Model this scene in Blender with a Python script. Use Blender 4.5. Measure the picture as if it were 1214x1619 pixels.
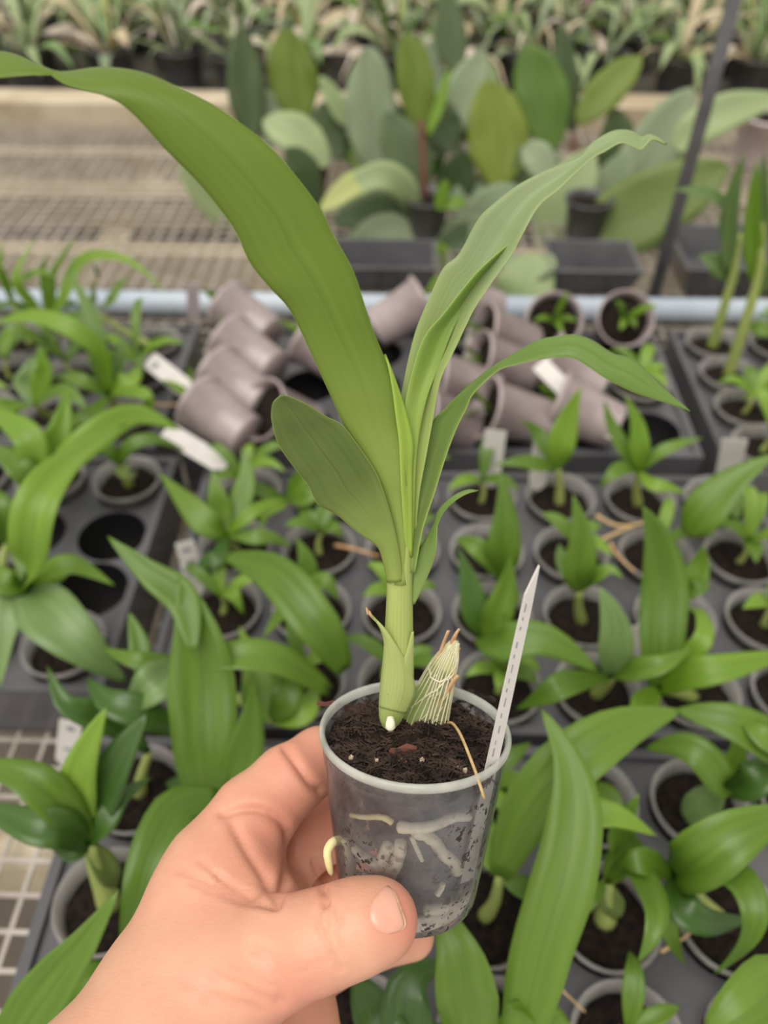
import bpy, bmesh, math, random
import numpy as np
from mathutils import Vector, Matrix, Quaternion, noise as mnoise

random.seed(7)
for o in list(bpy.data.objects): bpy.data.objects.remove(o)
scene = bpy.context.scene
COL = scene.collection

# ------------------------------------------------------------------ camera, light, exposure
W, H, F = 1214, 1619, 1230.0
ZR = 0.85                      # height of the pot rims standing in the trays
CAM = Vector((0, 0, ZR + 0.427))
PITCH, YAW = math.radians(45), math.radians(1.6)
FW = Vector((-math.sin(YAW) * math.cos(PITCH), math.cos(YAW) * math.cos(PITCH), -math.sin(PITCH)))
RT = Vector((math.cos(YAW), math.sin(YAW), 0))
UP = RT.cross(FW)
cd = bpy.data.cameras.new('camera')
cam = bpy.data.objects.new('camera', cd); COL.objects.link(cam)
cam.matrix_world = Matrix(((RT.x, UP.x, -FW.x, CAM.x), (RT.y, UP.y, -FW.y, CAM.y), (RT.z, UP.z, -FW.z, CAM.z), (0, 0, 0, 1)))
cd.sensor_fit = 'VERTICAL'; cd.sensor_height = 36; cd.lens = F / H * 36
cd.clip_start = 0.01; cd.clip_end = 50
cd.dof.use_dof = True; cd.dof.focus_distance = 0.207; cd.dof.aperture_fstop = 8.6
scene.camera = cam

world = bpy.data.worlds.new('world'); scene.world = world
world.use_nodes = True
bg = world.node_tree.nodes['Background']
bg.inputs[0].default_value = (1.0, 0.96, 0.89, 1); bg.inputs[1].default_value = 0.62
sd = bpy.data.lights.new('sun', 'SUN'); sd.energy = 2.1; sd.angle = math.radians(50); sd.color = (1, 0.97, 0.92)
so = bpy.data.objects.new('sun', sd); COL.objects.link(so)
so.rotation_euler = (math.radians(18), math.radians(-14), 0)

vs = scene.view_settings
vs.view_transform = 'Standard'; vs.look = 'None'; vs.gamma = 1; vs.exposure = 0.47; vs.use_curve_mapping = False

# ------------------------------------------------------------------ projection helpers (photo pixel -> point in the place)
def ray(px, py): return FW + (px - W / 2) / F * RT - (py - H / 2) / F * UP
def P(px, py, d): return CAM + ray(px, py) * d
def G(px, py, z=0.0):
    r = ray(px, py); return CAM + r * ((ZR + z - CAM.z) / r.z)
def V(px, py, Y):
    r = ray(px, py); return CAM + r * (Y / r.y)
def depth(p): return (p - CAM).dot(FW)

# ------------------------------------------------------------------ materials
def srgb(r, g, b):
    f = lambda c: ((c / 255 + 0.055) / 1.055) ** 2.4 if c > 10 else c / 255 / 12.92
    return (f(r), f(g), f(b), 1)
class NT:
    def __init__(s, name):
        s.m = bpy.data.materials.new(name); s.m.use_nodes = True
        s.t = s.m.node_tree; s.t.nodes.clear(); s.out = s.n('ShaderNodeOutputMaterial')
    def n(s, typ, **kw):
        nd = s.t.nodes.new(typ)
        for k, v in kw.items():
            if k.startswith('i_'):
                key = k[2:]; key = int(key) if key.isdigit() else key.replace('_', ' ')
                s.put(nd.inputs[key], v)
            else: setattr(nd, k, v)
        return nd
    def put(s, sock, v):
        if isinstance(v, bpy.types.NodeSocket): s.t.links.new(v, sock)
        else: sock.default_value = v
    def mixc(s, f, a, b, bt='MIX'):
        nd = s.n('ShaderNodeMix', data_type='RGBA', blend_type=bt)
        s.put(nd.inputs[0], f); s.put(nd.inputs[6], a); s.put(nd.inputs[7], b); return nd.outputs[2]
    def math(s, op, a, b=0.0, clamp=False):
        nd = s.n('ShaderNodeMath', operation=op, use_clamp=clamp); s.put(nd.inputs[0], a); s.put(nd.inputs[1], b); return nd.outputs[0]
    def noise(s, scale, detail=3, rough=0.5, vec=None, out=0):
        nd = s.n('ShaderNodeTexNoise'); nd.inputs['Scale'].default_value = scale; nd.inputs['Detail'].default_value = detail
        nd.inputs['Roughness'].default_value = rough
        if vec is not None: s.put(nd.inputs['Vector'], vec)
        return nd.outputs[out]
    def ramp(s, f, stops):
        nd = s.n('ShaderNodeValToRGB'); s.put(nd.inputs[0], f); e = nd.color_ramp.elements
        while len(e) < len(stops): e.new(0.5)
        for x, (p, c) in zip(e, stops): x.position = p; x.color = c if not isinstance(c, (int, float)) else (c, c, c, 1)
        return nd.outputs[0]
    def objco(s): return s.n('ShaderNodeTexCoord').outputs['Object']
    def bump(s, h, strength=0.3, dist=0.001):
        nd = s.n('ShaderNodeBump'); s.put(nd.inputs['Height'], h); nd.inputs['Strength'].default_value = strength; nd.inputs['Distance'].default_value = dist
        return nd.outputs[0]
    def done(s, sh): s.t.links.new(sh, s.out.inputs[0]); return s.m
    def pri(s, **kw):
        return s.n('ShaderNodeBsdfPrincipled', **kw)

def plain(name, c1, c2=None, scale=60, rough=0.5, bump=0.0, bscale=None, spec=0.4, metal=0.0, dist=0.001):
    t = NT(name); co = t.objco(); nz = t.noise(scale, 4, 0.55, co)
    col = t.mixc(t.ramp(nz, [(0.35, 0), (0.65, 1)]), c1, c2 or c1)
    p = t.pri(i_Base_Color=col, i_Roughness=rough, i_Metallic=metal)
    p.inputs['Specular IOR Level'].default_value = spec
    if bump:
        t.put(p.inputs['Normal'], t.bump(t.noise(bscale or scale * 4, 5, 0.6, co), bump, dist))
    return t.done(p.outputs[0])

def leafmat(name, c1, c2, trans=0.3, rough=0.42, vein=0.12, veins=26, midrib=0.25, tcol=None, spec=0.35, marg=None, base=None, blen=0.3):
    t = NT(name)
    uv = t.n('ShaderNodeUVMap').outputs[0]
    sp = t.n('ShaderNodeSeparateXYZ'); t.put(sp.inputs[0], uv)
    u, v = sp.outputs[0], sp.outputs[1]
    rnd = t.n('ShaderNodeObjectInfo').outputs['Random']
    mp = t.n('ShaderNodeMapping'); t.put(mp.inputs[0], uv); mp.inputs['Scale'].default_value = (6, 2, 1)
    ad = t.n('ShaderNodeVectorMath', operation='ADD'); t.put(ad.inputs[0], mp.outputs[0])
    cmb = t.n('ShaderNodeCombineXYZ'); t.put(cmb.inputs[2], t.math('MULTIPLY', rnd, 37.0)); t.put(ad.inputs[1], cmb.outputs[0])
    nz = t.noise(1.2, 3, 0.5, ad.outputs[0])
    f = t.math('ADD', t.math('MULTIPLY', nz, 0.7), t.math('MULTIPLY', rnd, 0.35))
    col = t.mixc(t.ramp(f, [(0.25, 0), (0.75, 1)]), c1, c2)
    wave = t.math('SINE', t.math('MULTIPLY', u, veins * 6.283))
    w01 = t.math('MULTIPLY_ADD', wave, 0.5); w01.node.inputs[2].default_value = 0.5
    w3 = t.math('POWER', w01, 4.0)
    col = t.mixc(t.math('MULTIPLY', w3, vein), col, (c2[0] * 1.35, c2[1] * 1.3, c2[2] * 1.3, 1))
    mid = t.math('ABSOLUTE', t.math('SUBTRACT', u, 0.5))
    mr = t.math('SUBTRACT', 1.0, t.math('MULTIPLY', mid, 38.0), True)
    col = t.mixc(t.math('MULTIPLY', mr, midrib), col, (c1[0] * .55, c1[1] * .55, c1[2] * .55, 1))
    if base is not None:
        col = t.mixc(t.ramp(v, [(0.02, 1), (blen, 0)]), col, base)
    if marg is not None:
        mg = t.math('MULTIPLY', t.math('SUBTRACT', mid, 0.485), 70.0, True)
        col = t.mixc(mg, col, marg)
    p = t.pri(i_Base_Color=col, i_Roughness=rough); p.inputs['Specular IOR Level'].default_value = spec
    hgt = t.math('SUBTRACT', t.math('MULTIPLY', w01, 0.6), t.math('MULTIPLY', mr, 1.2))
    t.put(p.inputs['Normal'], t.bump(hgt, 0.07, 0.0006))
    tr = t.n('ShaderNodeBsdfTranslucent'); tc = tcol or (min(1, c2[0] * 1.5), min(1, c2[1] * 1.5), c2[2] * 0.9, 1)
    tr.inputs[0].default_value = tc
    mx = t.n('ShaderNodeMixShader'); mx.inputs[0].default_value = trans
    t.t.links.new(p.outputs[0], mx.inputs[1]); t.t.links.new(tr.outputs[0], mx.inputs[2])
    return t.done(mx.outputs[0])

M = {}
# held orchid
YG = srgb(156, 173, 86)
M['leaf_main'] = leafmat('leaf_main', srgb(96, 120, 34), srgb(110, 132, 48), 0.30, 0.45, 0.10, 7, 0.12, marg=srgb(140, 168, 72), base=YG, blen=.34)
M['leaf_olive'] = leafmat('leaf_olive', srgb(80, 97, 40), srgb(98, 113, 56), 0.14, 0.34, 0.08, 9, 0.5, marg=srgb(136, 156, 76), base=srgb(138, 156, 76), blen=.45)
M['leaf_soft'] = leafmat('leaf_soft', srgb(120, 138, 88), srgb(138, 153, 108), 0.14, 0.45, 0.05, 10, 0.08, marg=srgb(165, 185, 110), base=YG, blen=.42)
M['leaf_young'] = leafmat('leaf_young', srgb(120, 150, 66), srgb(134, 160, 80), 0.30, 0.45, 0.05, 8, 0.1, marg=srgb(165, 190, 100), base=srgb(168, 190, 88), blen=.55)
M['leaf_inner'] = leafmat('leaf_inner', srgb(158, 182, 78), srgb(170, 192, 90), 0.35, 0.45, 0.15, 8, 0.1, marg=srgb(180, 205, 100))
M['leaf_arch'] = leafmat('leaf_arch', srgb(92, 120, 50), srgb(108, 136, 64), 0.22, 0.40, 0.12, 10, 0.25, marg=srgb(160, 180, 90), base=srgb(132, 152, 84), blen=.4)
M['bulb_green'] = leafmat('bulb_green', srgb(116, 140, 66), srgb(138, 156, 84), 0.1, 0.4, 0.2, 12, 0.0)
M['stem'] = leafmat('stem', srgb(142, 158, 80), srgb(164, 176, 102), 0.12, 0.42, 0.22, 22, 0.0)
M['sheath'] = leafmat('sheath', srgb(146, 161, 88), srgb(168, 180, 110), 0.20, 0.50, 0.22, 10, 0.0)
# seedlings
M['green'] = leafmat('green', srgb(82, 115, 28), srgb(112, 144, 48), 0.34, 0.42, 0.08, 6, 0.3, spec=0.55)
M['bright'] = leafmat('bright', srgb(108, 144, 36), srgb(136, 168, 60), 0.38, 0.45, 0.07, 6, 0.2, spec=0.55)
M['dark'] = leafmat('dark', srgb(48, 80, 22), srgb(70, 104, 34), 0.18, 0.38, 0.08, 6, 0.3, spec=0.55)
M['greyleaf'] = leafmat('greyleaf', srgb(96, 124, 66), srgb(120, 146, 86), 0.2, 0.45, 0.10, 6, 0.2, spec=0.55)
M['olive'] = leafmat('olive', srgb(92, 110, 52), srgb(116, 132, 70), 0.2, 0.5, 0.1, 6, 0.3)
M['olive2'] = leafmat('olive2', srgb(74, 104, 36), srgb(96, 124, 50), 0.22, 0.5, 0.1, 6, 0.3)
M['darkolive'] = leafmat('darkolive', srgb(62, 78, 46), srgb(82, 98, 62), 0.12, 0.5, 0.1, 6, 0.3)
M['yellowgreen'] = leafmat('yellowgreen', srgb(90, 114, 36), srgb(128, 142, 58), 0.3, 0.5, 0.1, 6, 0.25)
M['pale'] = leafmat('pale', srgb(134, 152, 104), srgb(162, 176, 130), 0.2, 0.55, 0.15, 6, 0.15)
M['paleyellow'] = leafmat('paleyellow', srgb(156, 166, 98), srgb(186, 192, 126), 0.25, 0.5, 0.12, 7, 0.1)
M['greygreen'] = leafmat('greygreen', srgb(112, 128, 98), srgb(142, 154, 122), 0.15, 0.6, 0.15, 6, 0.2)
M['tan'] = leafmat('tan', srgb(176, 160, 128), srgb(206, 190, 160), 0.15, 0.6, 0.2, 8, 0.1)
M['cream'] = leafmat('cream', srgb(206, 192, 176), srgb(222, 208, 196), 0.2, 0.6, 0.1, 8, 0.1)
M['flower'] = leafmat('flower', srgb(208, 150, 190), srgb(226, 184, 208), 0.3, 0.5, 0.1, 6, 0.0)
# others
M['soil'] = plain('soil', srgb(22, 17, 15), srgb(46, 37, 31), 260, 0.95, 0.8, 700, 0.15, dist=0.002)
M['fibre'] = plain('fibre', srgb(26, 19, 16), srgb(70, 54, 46), 120, 0.8, 0.3, 900, 0.25)
M['bark'] = plain('bark', srgb(86, 48, 40), srgb(112, 70, 58), 220, 0.75, 0.4, 700, 0.3)
M['perlite'] = plain('perlite', srgb(200, 184, 160), srgb(170, 150, 124), 400, 0.8)
M['root'] = plain('root', srgb(206, 198, 172), srgb(232, 224, 202), 180, 0.6, 0.3, 500, 0.3)
M['root_yellow'] = plain('root_yellow', srgb(222, 206, 140), srgb(232, 220, 170), 150, 0.45, 0.2, 500, 0.4)
M['straw'] = plain('straw', srgb(176, 144, 96), srgb(204, 176, 128), 200, 0.6)
M['horn'] = plain('horn', srgb(170, 124, 86), srgb(206, 172, 128), 180, 0.7, 0.4, 600)
M['vein'] = plain('vein', srgb(196, 190, 150), srgb(214, 208, 176), 200, 0.6)
M['white_tag'] = plain('white_tag', srgb(192, 187, 181), srgb(208, 203, 197), 40, 0.5)
M['pink_tag'] = plain('pink_tag', srgb(196, 180, 182), srgb(208, 194, 194), 40, 0.5)
M['ink'] = plain('ink', srgb(132, 133, 138), None, 40, 0.7)
M['tray'] = plain('tray', srgb(72, 71, 74), srgb(92, 90, 93), 14, 0.28, 0.15, 40, 0.5)
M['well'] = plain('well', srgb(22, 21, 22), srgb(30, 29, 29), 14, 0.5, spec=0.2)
M['blackpot'] = plain('blackpot', srgb(72, 71, 72), srgb(92, 91, 92), 20, 0.4)
M['pipe'] = plain('pipe', srgb(156, 166, 178), srgb(178, 186, 194), 9, 0.45)
M['post'] = plain('post', srgb(96, 94, 96), srgb(118, 116, 118), 30, 0.5, 0.2, 200, 0.5, 0.3)
M['wire'] = plain('wire', srgb(178, 170, 160), srgb(146, 138, 126), 30, 0.5, metal=0.2)
M['timber'] = plain('timber', srgb(196, 182, 158), srgb(166, 150, 124), 9, 0.75, 0.3, 120)
M['floor'] = plain('floor', srgb(70, 64, 56), srgb(112, 102, 90), 3.2, 0.9, 0.4, 30)
M['deck'] = plain('deck', srgb(74, 70, 64), srgb(96, 90, 80), 6, 0.9)

def potmat():
    t = NT('clear_pot'); co = t.objco()
    n1 = t.noise(55, 4, 0.6, co); n2 = t.noise(420, 3, 0.6, co)
    haze = t.math('MULTIPLY_ADD', t.ramp(n1, [(0.38, 0), (0.64, 1)]), 0.11); haze.node.inputs[2].default_value = 0.055
    dirt = t.ramp(n2, [(0.57, 0), (0.61, 1)])
    patch = t.ramp(t.noise(28, 2, 0.5, co), [(0.42, 0), (0.56, 1)])
    dirt = t.math('MULTIPLY', dirt, patch)
    tr = t.n('ShaderNodeBsdfTransparent'); tr.inputs[0].default_value = (0.95, 0.95, 0.96, 1)
    gl = t.n('ShaderNodeBsdfGlossy'); gl.inputs['Roughness'].default_value = 0.14
    fr = t.n('ShaderNodeFresnel'); fr.inputs[0].default_value = 1.42
    t.put(fr.inputs['Normal'], t.bump(t.noise(160, 3, 0.6, co), 0.25, 0.001))
    a = t.n('ShaderNodeMixShader'); t.put(a.inputs[0], fr.outputs[0])
    t.t.links.new(tr.outputs[0], a.inputs[1]); t.t.links.new(gl.outputs[0], a.inputs[2])
    df = t.pri(i_Base_Color=(0.66, 0.63, 0.63, 1), i_Roughness=0.35)
    b = t.n('ShaderNodeMixShader'); t.put(b.inputs[0], haze)
    t.t.links.new(a.outputs[0], b.inputs[1]); t.t.links.new(df.outputs[0], b.inputs[2])
    dd = t.pri(i_Base_Color=srgb(38, 28, 24), i_Roughness=0.8)
    c = t.n('ShaderNodeMixShader'); t.put(c.inputs[0], dirt)
    t.t.links.new(b.outputs[0], c.inputs[1]); t.t.links.new(dd.outputs[0], c.inputs[2])
    return t.done(c.outputs[0])
M['clear_pot'] = potmat()
def innermat():
    t = NT('clear_inner'); tr = t.n('ShaderNodeBsdfTransparent'); tr.inputs[0].default_value = (0.97, 0.97, 0.97, 1); df = t.pri(i_Base_Color=(.7, .68, .68, 1), i_Roughness=.6)
    m = t.n('ShaderNodeMixShader'); t.put(m.inputs[0], t.math('MULTIPLY', t.ramp(t.noise(90, 4, .6, t.objco()), [(.45, 0), (.62, 1)]), .10)); t.t.links.new(tr.outputs[0], m.inputs[1]); t.t.links.new(df.outputs[0], m.inputs[2]); return t.done(m.outputs[0])
M['clear_inner'] = innermat()
def rimmat():
    t = NT('pot_rim'); co = t.objco()
    p = t.pri(i_Base_Color=t.mixc(t.ramp(t.noise(90, 3, 0.5, co), [(0.4, 0), (0.65, 1)]), srgb(212, 212, 202), srgb(176, 178, 164)), i_Roughness=0.25)
    tr = t.n('ShaderNodeBsdfTransparent'); m = t.n('ShaderNodeMixShader'); m.inputs[0].default_value = 0.52
    t.t.links.new(tr.outputs[0], m.inputs[1]); t.t.links.new(p.outputs[0], m.inputs[2])
    return t.done(m.outputs[0])
M['pot_rim'] = rimmat()
def smallpot(name, c1, c2, alpha):
    t = NT(name); co = t.objco()
    p = t.pri(i_Base_Color=t.mixc(t.ramp(t.noise(40, 3, 0.5, co), [(0.35, 0), (0.65, 1)]), c1, c2), i_Roughness=0.32)
    tr = t.n('ShaderNodeBsdfTransparent'); m = t.n('ShaderNodeMixShader'); m.inputs[0].default_value = alpha
    t.t.links.new(tr.outputs[0], m.inputs[1]); t.t.links.new(p.outputs[0], m.inputs[2])
    return t.done(m.outputs[0])
M['seed_pot'] = smallpot('seed_pot', srgb(148, 144, 140), srgb(178, 173, 168), 0.50)
M['mauve_pot'] = smallpot('mauve_pot', srgb(158, 142, 142), srgb(182, 168, 166), 0.85)
M['plug'] = plain('plug', srgb(36, 29, 28), srgb(88, 76, 78), 170, 0.7, 0.6, 500, 0.3, dist=.002)
def skinmat():
    t = NT('skin'); co = t.objco()
    n1 = t.noise(28, 3, 0.5, co); n2 = t.noise(160, 3, 0.6, co)
    col = t.mixc(t.ramp(n1, [(0.3, 0), (0.7, 1)]), srgb(203, 156, 128), srgb(205, 149, 123))
    col = t.mixc(t.math('MULTIPLY', t.ramp(n2, [(0.45, 0), (0.7, 1)]), 0.25), col, srgb(216, 168, 138))
    at = t.n('ShaderNodeAttribute', attribute_name='flush')
    col = t.mixc(at.outputs['Fac'], col, srgb(200, 122, 104))
    p = t.pri(i_Base_Color=col, i_Roughness=0.46); p.inputs['Specular IOR Level'].default_value = 0.35
    p.inputs['Subsurface Weight'].default_value = 0.12; p.inputs['Subsurface Radius'].default_value = (0.006, 0.0025, 0.0015); p.inputs['Subsurface Scale'].default_value = 1.0
    vo = t.n('ShaderNodeTexVoronoi', feature='DISTANCE_TO_EDGE'); vo.inputs['Scale'].default_value = 900; t.put(vo.inputs['Vector'], co)
    mp = t.n('ShaderNodeMapping'); t.put(mp.inputs[0], co); mp.inputs['Rotation'].default_value = (0.3, 0.5, 0.8); mp.inputs['Scale'].default_value = (1, 3.5, 1)
    h = t.math('ADD', t.math('MULTIPLY', vo.outputs[0], 0.5), t.noise(260, 4, 0.6, mp.outputs[0]))
    t.put(p.inputs['Normal'], t.bump(h, 0.25, 0.0006))
    return t.done(p.outputs[0])
M['skin'] = skinmat()
M['nail'] = plain('nail', srgb(208, 148, 126), srgb(214, 160, 138), 90, 0.25, spec=0.5)
M['nail_edge'] = plain('nail_edge', srgb(190, 160, 126), srgb(150, 112, 84), 300, 0.5)

# ------------------------------------------------------------------ object helpers
def empty(name, loc, label=None, cat=None, group=None, rot=None):
    o = bpy.data.objects.new(name, None); COL.objects.link(o); o.location = loc; o.empty_display_size = 0.02
    if rot is not None: o.rotation_mode = 'QUATERNION'; o.rotation_quaternion = rot
    tag(o, label, cat, group); return o
def tag(o, label=None, cat=None, group=None, kind=None):
    if label: o['label'] = label
    if cat: o['category'] = cat
    if group: o['group'] = group
    if kind: o['kind'] = kind
    return o
def mk(name, verts, faces, mat, parent=None, uvs=None, smooth=True, world=True):
    """verts are world points (made local to the parent's location) unless world=False"""
    off = parent.location if (parent is not None and world) else Vector((0, 0, 0))
    if parent is not None and world and parent.parent is not None: off = off + parent.parent.location
    me = bpy.data.meshes.new(name)
    me.from_pydata([tuple(Vector(v) - off) for v in verts], [], faces)
    if uvs is not None:
        ul = me.uv_layers.new(name='UVMap')
        li = np.zeros(len(me.loops), dtype=np.int32); me.loops.foreach_get('vertex_index', li)
        ul.data.foreach_set('uv', np.asarray(uvs, dtype=np.float32)[li].ravel())
    if smooth: me.polygons.foreach_set('use_smooth', [True] * len(me.polygons))
    me.materials.append(mat); me.update()
    o = bpy.data.objects.new(name, me); COL.objects.link(o)
    if parent is not None: o.parent = parent
    return o
def share(name, me, parent=None, loc=(0, 0, 0), rot=None):
    o = bpy.data.objects.new(name, me); COL.objects.link(o); o.location = loc
    if rot is not None: o.rotation_mode = 'QUATERNION'; o.rotation_quaternion = rot
    if parent is not None: o.parent = parent
    return o
def catmull(pts, n):
    pts = np.asarray(pts, float); m = len(pts)
    t = np.linspace(0, m - 1, n); i = np.clip(t.astype(int), 0, m - 2); f = (t - i)[:, None]
    p0 = pts[np.clip(i - 1, 0, m - 1)]; p1 = pts[i]; p2 = pts[i + 1]; p3 = pts[np.clip(i + 2, 0, m - 1)]
    return 0.5 * (2 * p1 + (p2 - p0) * f + (2 * p0 - 5 * p1 + 4 * p2 - p3) * f ** 2 + (3 * p1 - p0 - 3 * p2 + p3) * f ** 3)
def tube(pts, radii, n=8, cap=True, flat=1.0):
    """verts, faces, uvs of a tube along world points"""
    pts = [Vector(p) for p in pts]; vs, fs, uv = [], [], []
    nrm = None
    for i, p in enumerate(pts):
        tg = (pts[min(i + 1, len(pts) - 1)] - pts[max(i - 1, 0)]).normalized()
        if nrm is None: nrm = tg.orthogonal().normalized()
        nrm = (nrm - tg * nrm.dot(tg)).normalized(); b = tg.cross(nrm)
        r = radii[i] if hasattr(radii, '__len__') else radii
        for k in range(n):
            a = 2 * math.pi * k / n
            vs.append(p + nrm * (math.cos(a) * r) + b * (math.sin(a) * r * flat)); uv.append((k / n, i / max(1, len(pts) - 1)))
    for i in range(len(pts) - 1):
        for k in range(n):
            fs.append((i * n + k, i * n + (k + 1) % n, (i + 1) * n + (k + 1) % n, (i + 1) * n + k))
    if cap:
        fs.append(tuple(range(n - 1, -1, -1))); fs.append(tuple((len(pts) - 1) * n + k for k in range(n)))
    return vs, fs, uv
class MB:
    def __init__(s): s.v, s.f, s.u = [], [], []
    def add(s, v, f, u=None):
        o = len(s.v); s.v += [Vector(x) for x in v]; s.f += [tuple(i + o for i in q) for q in f]; s.u += list(u) if u is not None else [(0, 0)] * len(v)
    def box(s, c, ax, ay, az):
        c, ax, ay, az = Vector(c), Vector(ax), Vector(ay), Vector(az)
        v = [c + sx * ax + sy * ay + sz * az for sz in (-1, 1) for sy in (-1, 1) for sx in (-1, 1)]
        s.add(v, [(0, 2, 3, 1), (4, 5, 7, 6), (0, 1, 5, 4), (2, 6, 7, 3), (0, 4, 6, 2), (1, 3, 7, 5)])
    def abox(s, x0, x1, y0, y1, z0, z1):
        s.box(((x0 + x1) / 2, (y0 + y1) / 2, (z0 + z1) / 2), ((x1 - x0) / 2, 0, 0), (0, (y1 - y0) / 2, 0), (0, 0, (z1 - z0) / 2))
    def build(s, name, mat, parent=None, smooth=False, world=True): return mk(name, s.v, s.f, mat, parent, s.u, smooth, world)
def lathe(prof, n=28):
    v, f = [], []
    for (r, z) in prof:
        for k in range(n):
            a = 2 * math.pi * k / n; v.append((r * math.cos(a), r * math.sin(a), z))
    for i in range(len(prof) - 1):
        for k in range(n):
            f.append((i * n + k, i * n + (k + 1) % n, (i + 1) * n + (k + 1) % n, (i + 1) * n + k))
    return v, f
def grid_sheet(rows, thick, closed=True):
    """rows: list of lists of world points (along x across); returns a thin closed solid with UVs"""
    A = np.array([[tuple(p) for p in r] for r in rows]); m, n = A.shape[:2]
    du = np.gradient(A, axis=1); dv = np.gradient(A, axis=0)
    N = np.cross(du, dv); N /= (np.linalg.norm(N, axis=2, keepdims=True) + 1e-12)
    T = np.linspace(-1, 1, n)[None, :, None]; prof = thick * 0.5 * (1 - 0.75 * T ** 4)
    top = (A + N * prof).reshape(-1, 3); bot = (A - N * prof).reshape(-1, 3)
    uv = [(j / (n - 1), i / (m - 1)) for i in range(m) for j in range(n)]
    f = []; o = m * n
    for i in range(m - 1):
        for j in range(n - 1):
            a, b, c, d = i * n + j, i * n + j + 1, (i + 1) * n + j + 1, (i + 1) * n + j
            f.append((a, b, c, d)); f.append((o + a, o + d, o + c, o + b))
    for i in range(m - 1):
        f.append((i * n, (i + 1) * n, o + (i + 1) * n, o + i * n)); q = n - 1
        f.append((i * n + q, o + i * n + q, o + (i + 1) * n + q, (i + 1) * n + q))
    for j in range(n - 1):
        f.append((j, o + j, o + j + 1, j + 1)); q = (m - 1) * n
        f.append((q + j, q + j + 1, o + q + j + 1, o + q + j))
    return np.vstack([top, bot]), f, uv + uv

LANCE = [(0, .18), (.1, .44), (.27, .86), (.42, 1.0), (.6, .82), (.76, .52), (.9, .2), (1, .01)]
STRAP = [(0, .32), (.1, .56), (.28, .9), (.48, 1.0), (.66, .86), (.8, .58), (.92, .24), (1, .01)]
OVAL = [(0, .14), (.12, .48), (.35, .95), (.52, 1.0), (.74, .8), (.9, .4), (1, .02)]
def prof_w(prof, t):
    return float(np.interp(t, [p[0] for p in prof], [p[1] for p in prof]))
def blade(pts, wid, prof=LANCE, fold=0.18, twist=0.0, face=0.6, n=14, m=5, wave=0.0, thick=0.0004, seed=0):
    """leaf blade along world points; wid = full width in metres; the blade turns its face between up and the open side"""
    c = catmull([tuple(p) for p in pts], n); c = [Vector(p) for p in c]; rows = []
    for i, p in enumerate(c):
        t = i / (n - 1)
        tg = (c[min(i + 1, n - 1)] - c[max(i - 1, 0)])
        tg = tg.normalized() if tg.length > 1e-9 else Vector((0, 0, 1))
        nh = (CAM - p).normalized() * face + Vector((0, 0, 1)) * (1 - face)
        N = (nh - tg * nh.dot(tg))
        N = N.normalized() if N.length > 1e-6 else tg.orthogonal()
        if twist: N = Quaternion(tg, twist * t) @ N
        L = tg.cross(N); w = wid * prof_w(prof, t) * 0.5
        row = []
        for j in range(m):
            s = -1 + 2 * j / (m - 1)
            wv = wave * wid * math.sin(t * 17 + seed + (2 if s > 0 else 0)) * s * s
            row.append(p + L * (s * w) + N * (fold * w * (abs(s) ** 1.3) + wv))
        rows.append(row)
    return grid_sheet(rows, thick)

# ------------------------------------------------------------------ the setting: floor, wire bench, rear bench
b = MB(); b.abox(-3, 3, -0.6, 5, -0.05, 0.0)
tag(b.build('floor', M['floor']), 'dusty concrete floor of the glasshouse under the benches', None, None, 'structure')

ZM = ZR - 0.062
bench = empty('wire_bench', (0, 0.8, 0), 'wire mesh bench on pale timber beams under the pot trays', 'bench')
b = MB(); STEP = 0.02
x = -1.0
while x < 1.1:
    b.abox(x - 0.0014, x + 0.0014, -0.1, 1.445, ZM - 0.0022, ZM - 0.0002); x += STEP
y = -0.1
while y < 1.445:
    b.abox(-1.0, 1.1, y - 0.0014, y + 0.0014, ZM - 0.0012, ZM + 0.0008); y += STEP
tag(b.build('wire_mesh', M['wire'], bench), kind='stuff')
for y0, y1, z1, zh in ((1.17, 1.235, -0.012, 0.05), (0.985, 1.02, -0.012, 0.05), (1.385, 1.43, -0.03, 0.05), (0.52, 0.56, -0.012, 0.05), (0.18, 0.22, -0.012, 0.05)):
    b = MB(); b.abox(-1.0, 1.1, y0, y1, ZM + z1 - zh, ZM + z1); b.build('beam', M['timber'], bench)
for x0, x1 in ((-0.47, -0.43), (0.52, 0.56), (-0.21, -0.17)):
    b = MB(); b.abox(x0, x1, -0.05, 1.4, ZM - 0.115, ZM - 0.064); b.build('beam', M['timber'], bench)
for xx in (-0.95, 1.0):
    for yy in (0.2, 1.2):
        b = MB(); b.abox(xx - 0.03, xx + 0.03, yy - 0.03, yy + 0.03, 0, ZM - 0.115); b.build('leg', M['timber'], bench)

rear = empty('rear_bench', (0, 2.2, 0), 'long rear bench with a pale timber edge board crowded with orchids', 'bench')
b = MB(); b.abox(-1.6, 1.7, 1.452, 1.53, ZM - 0.03, ZM + 0.032); b.build('edge_board', M['timber'], rear)
b = MB(); b.abox(-1.6, 1.7, 1.531, 4.2, ZM - 0.03, ZM + 0.004); b.build('deck', M['deck'], rear)
for xx in (-1.5, 1.6):
    for yy in (1.6, 4.0):
        b = MB(); b.abox(xx - 0.03, xx + 0.03, yy - 0.03, yy + 0.03, 0, ZM - 0.03); b.build('leg', M['timber'], rear)

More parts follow.
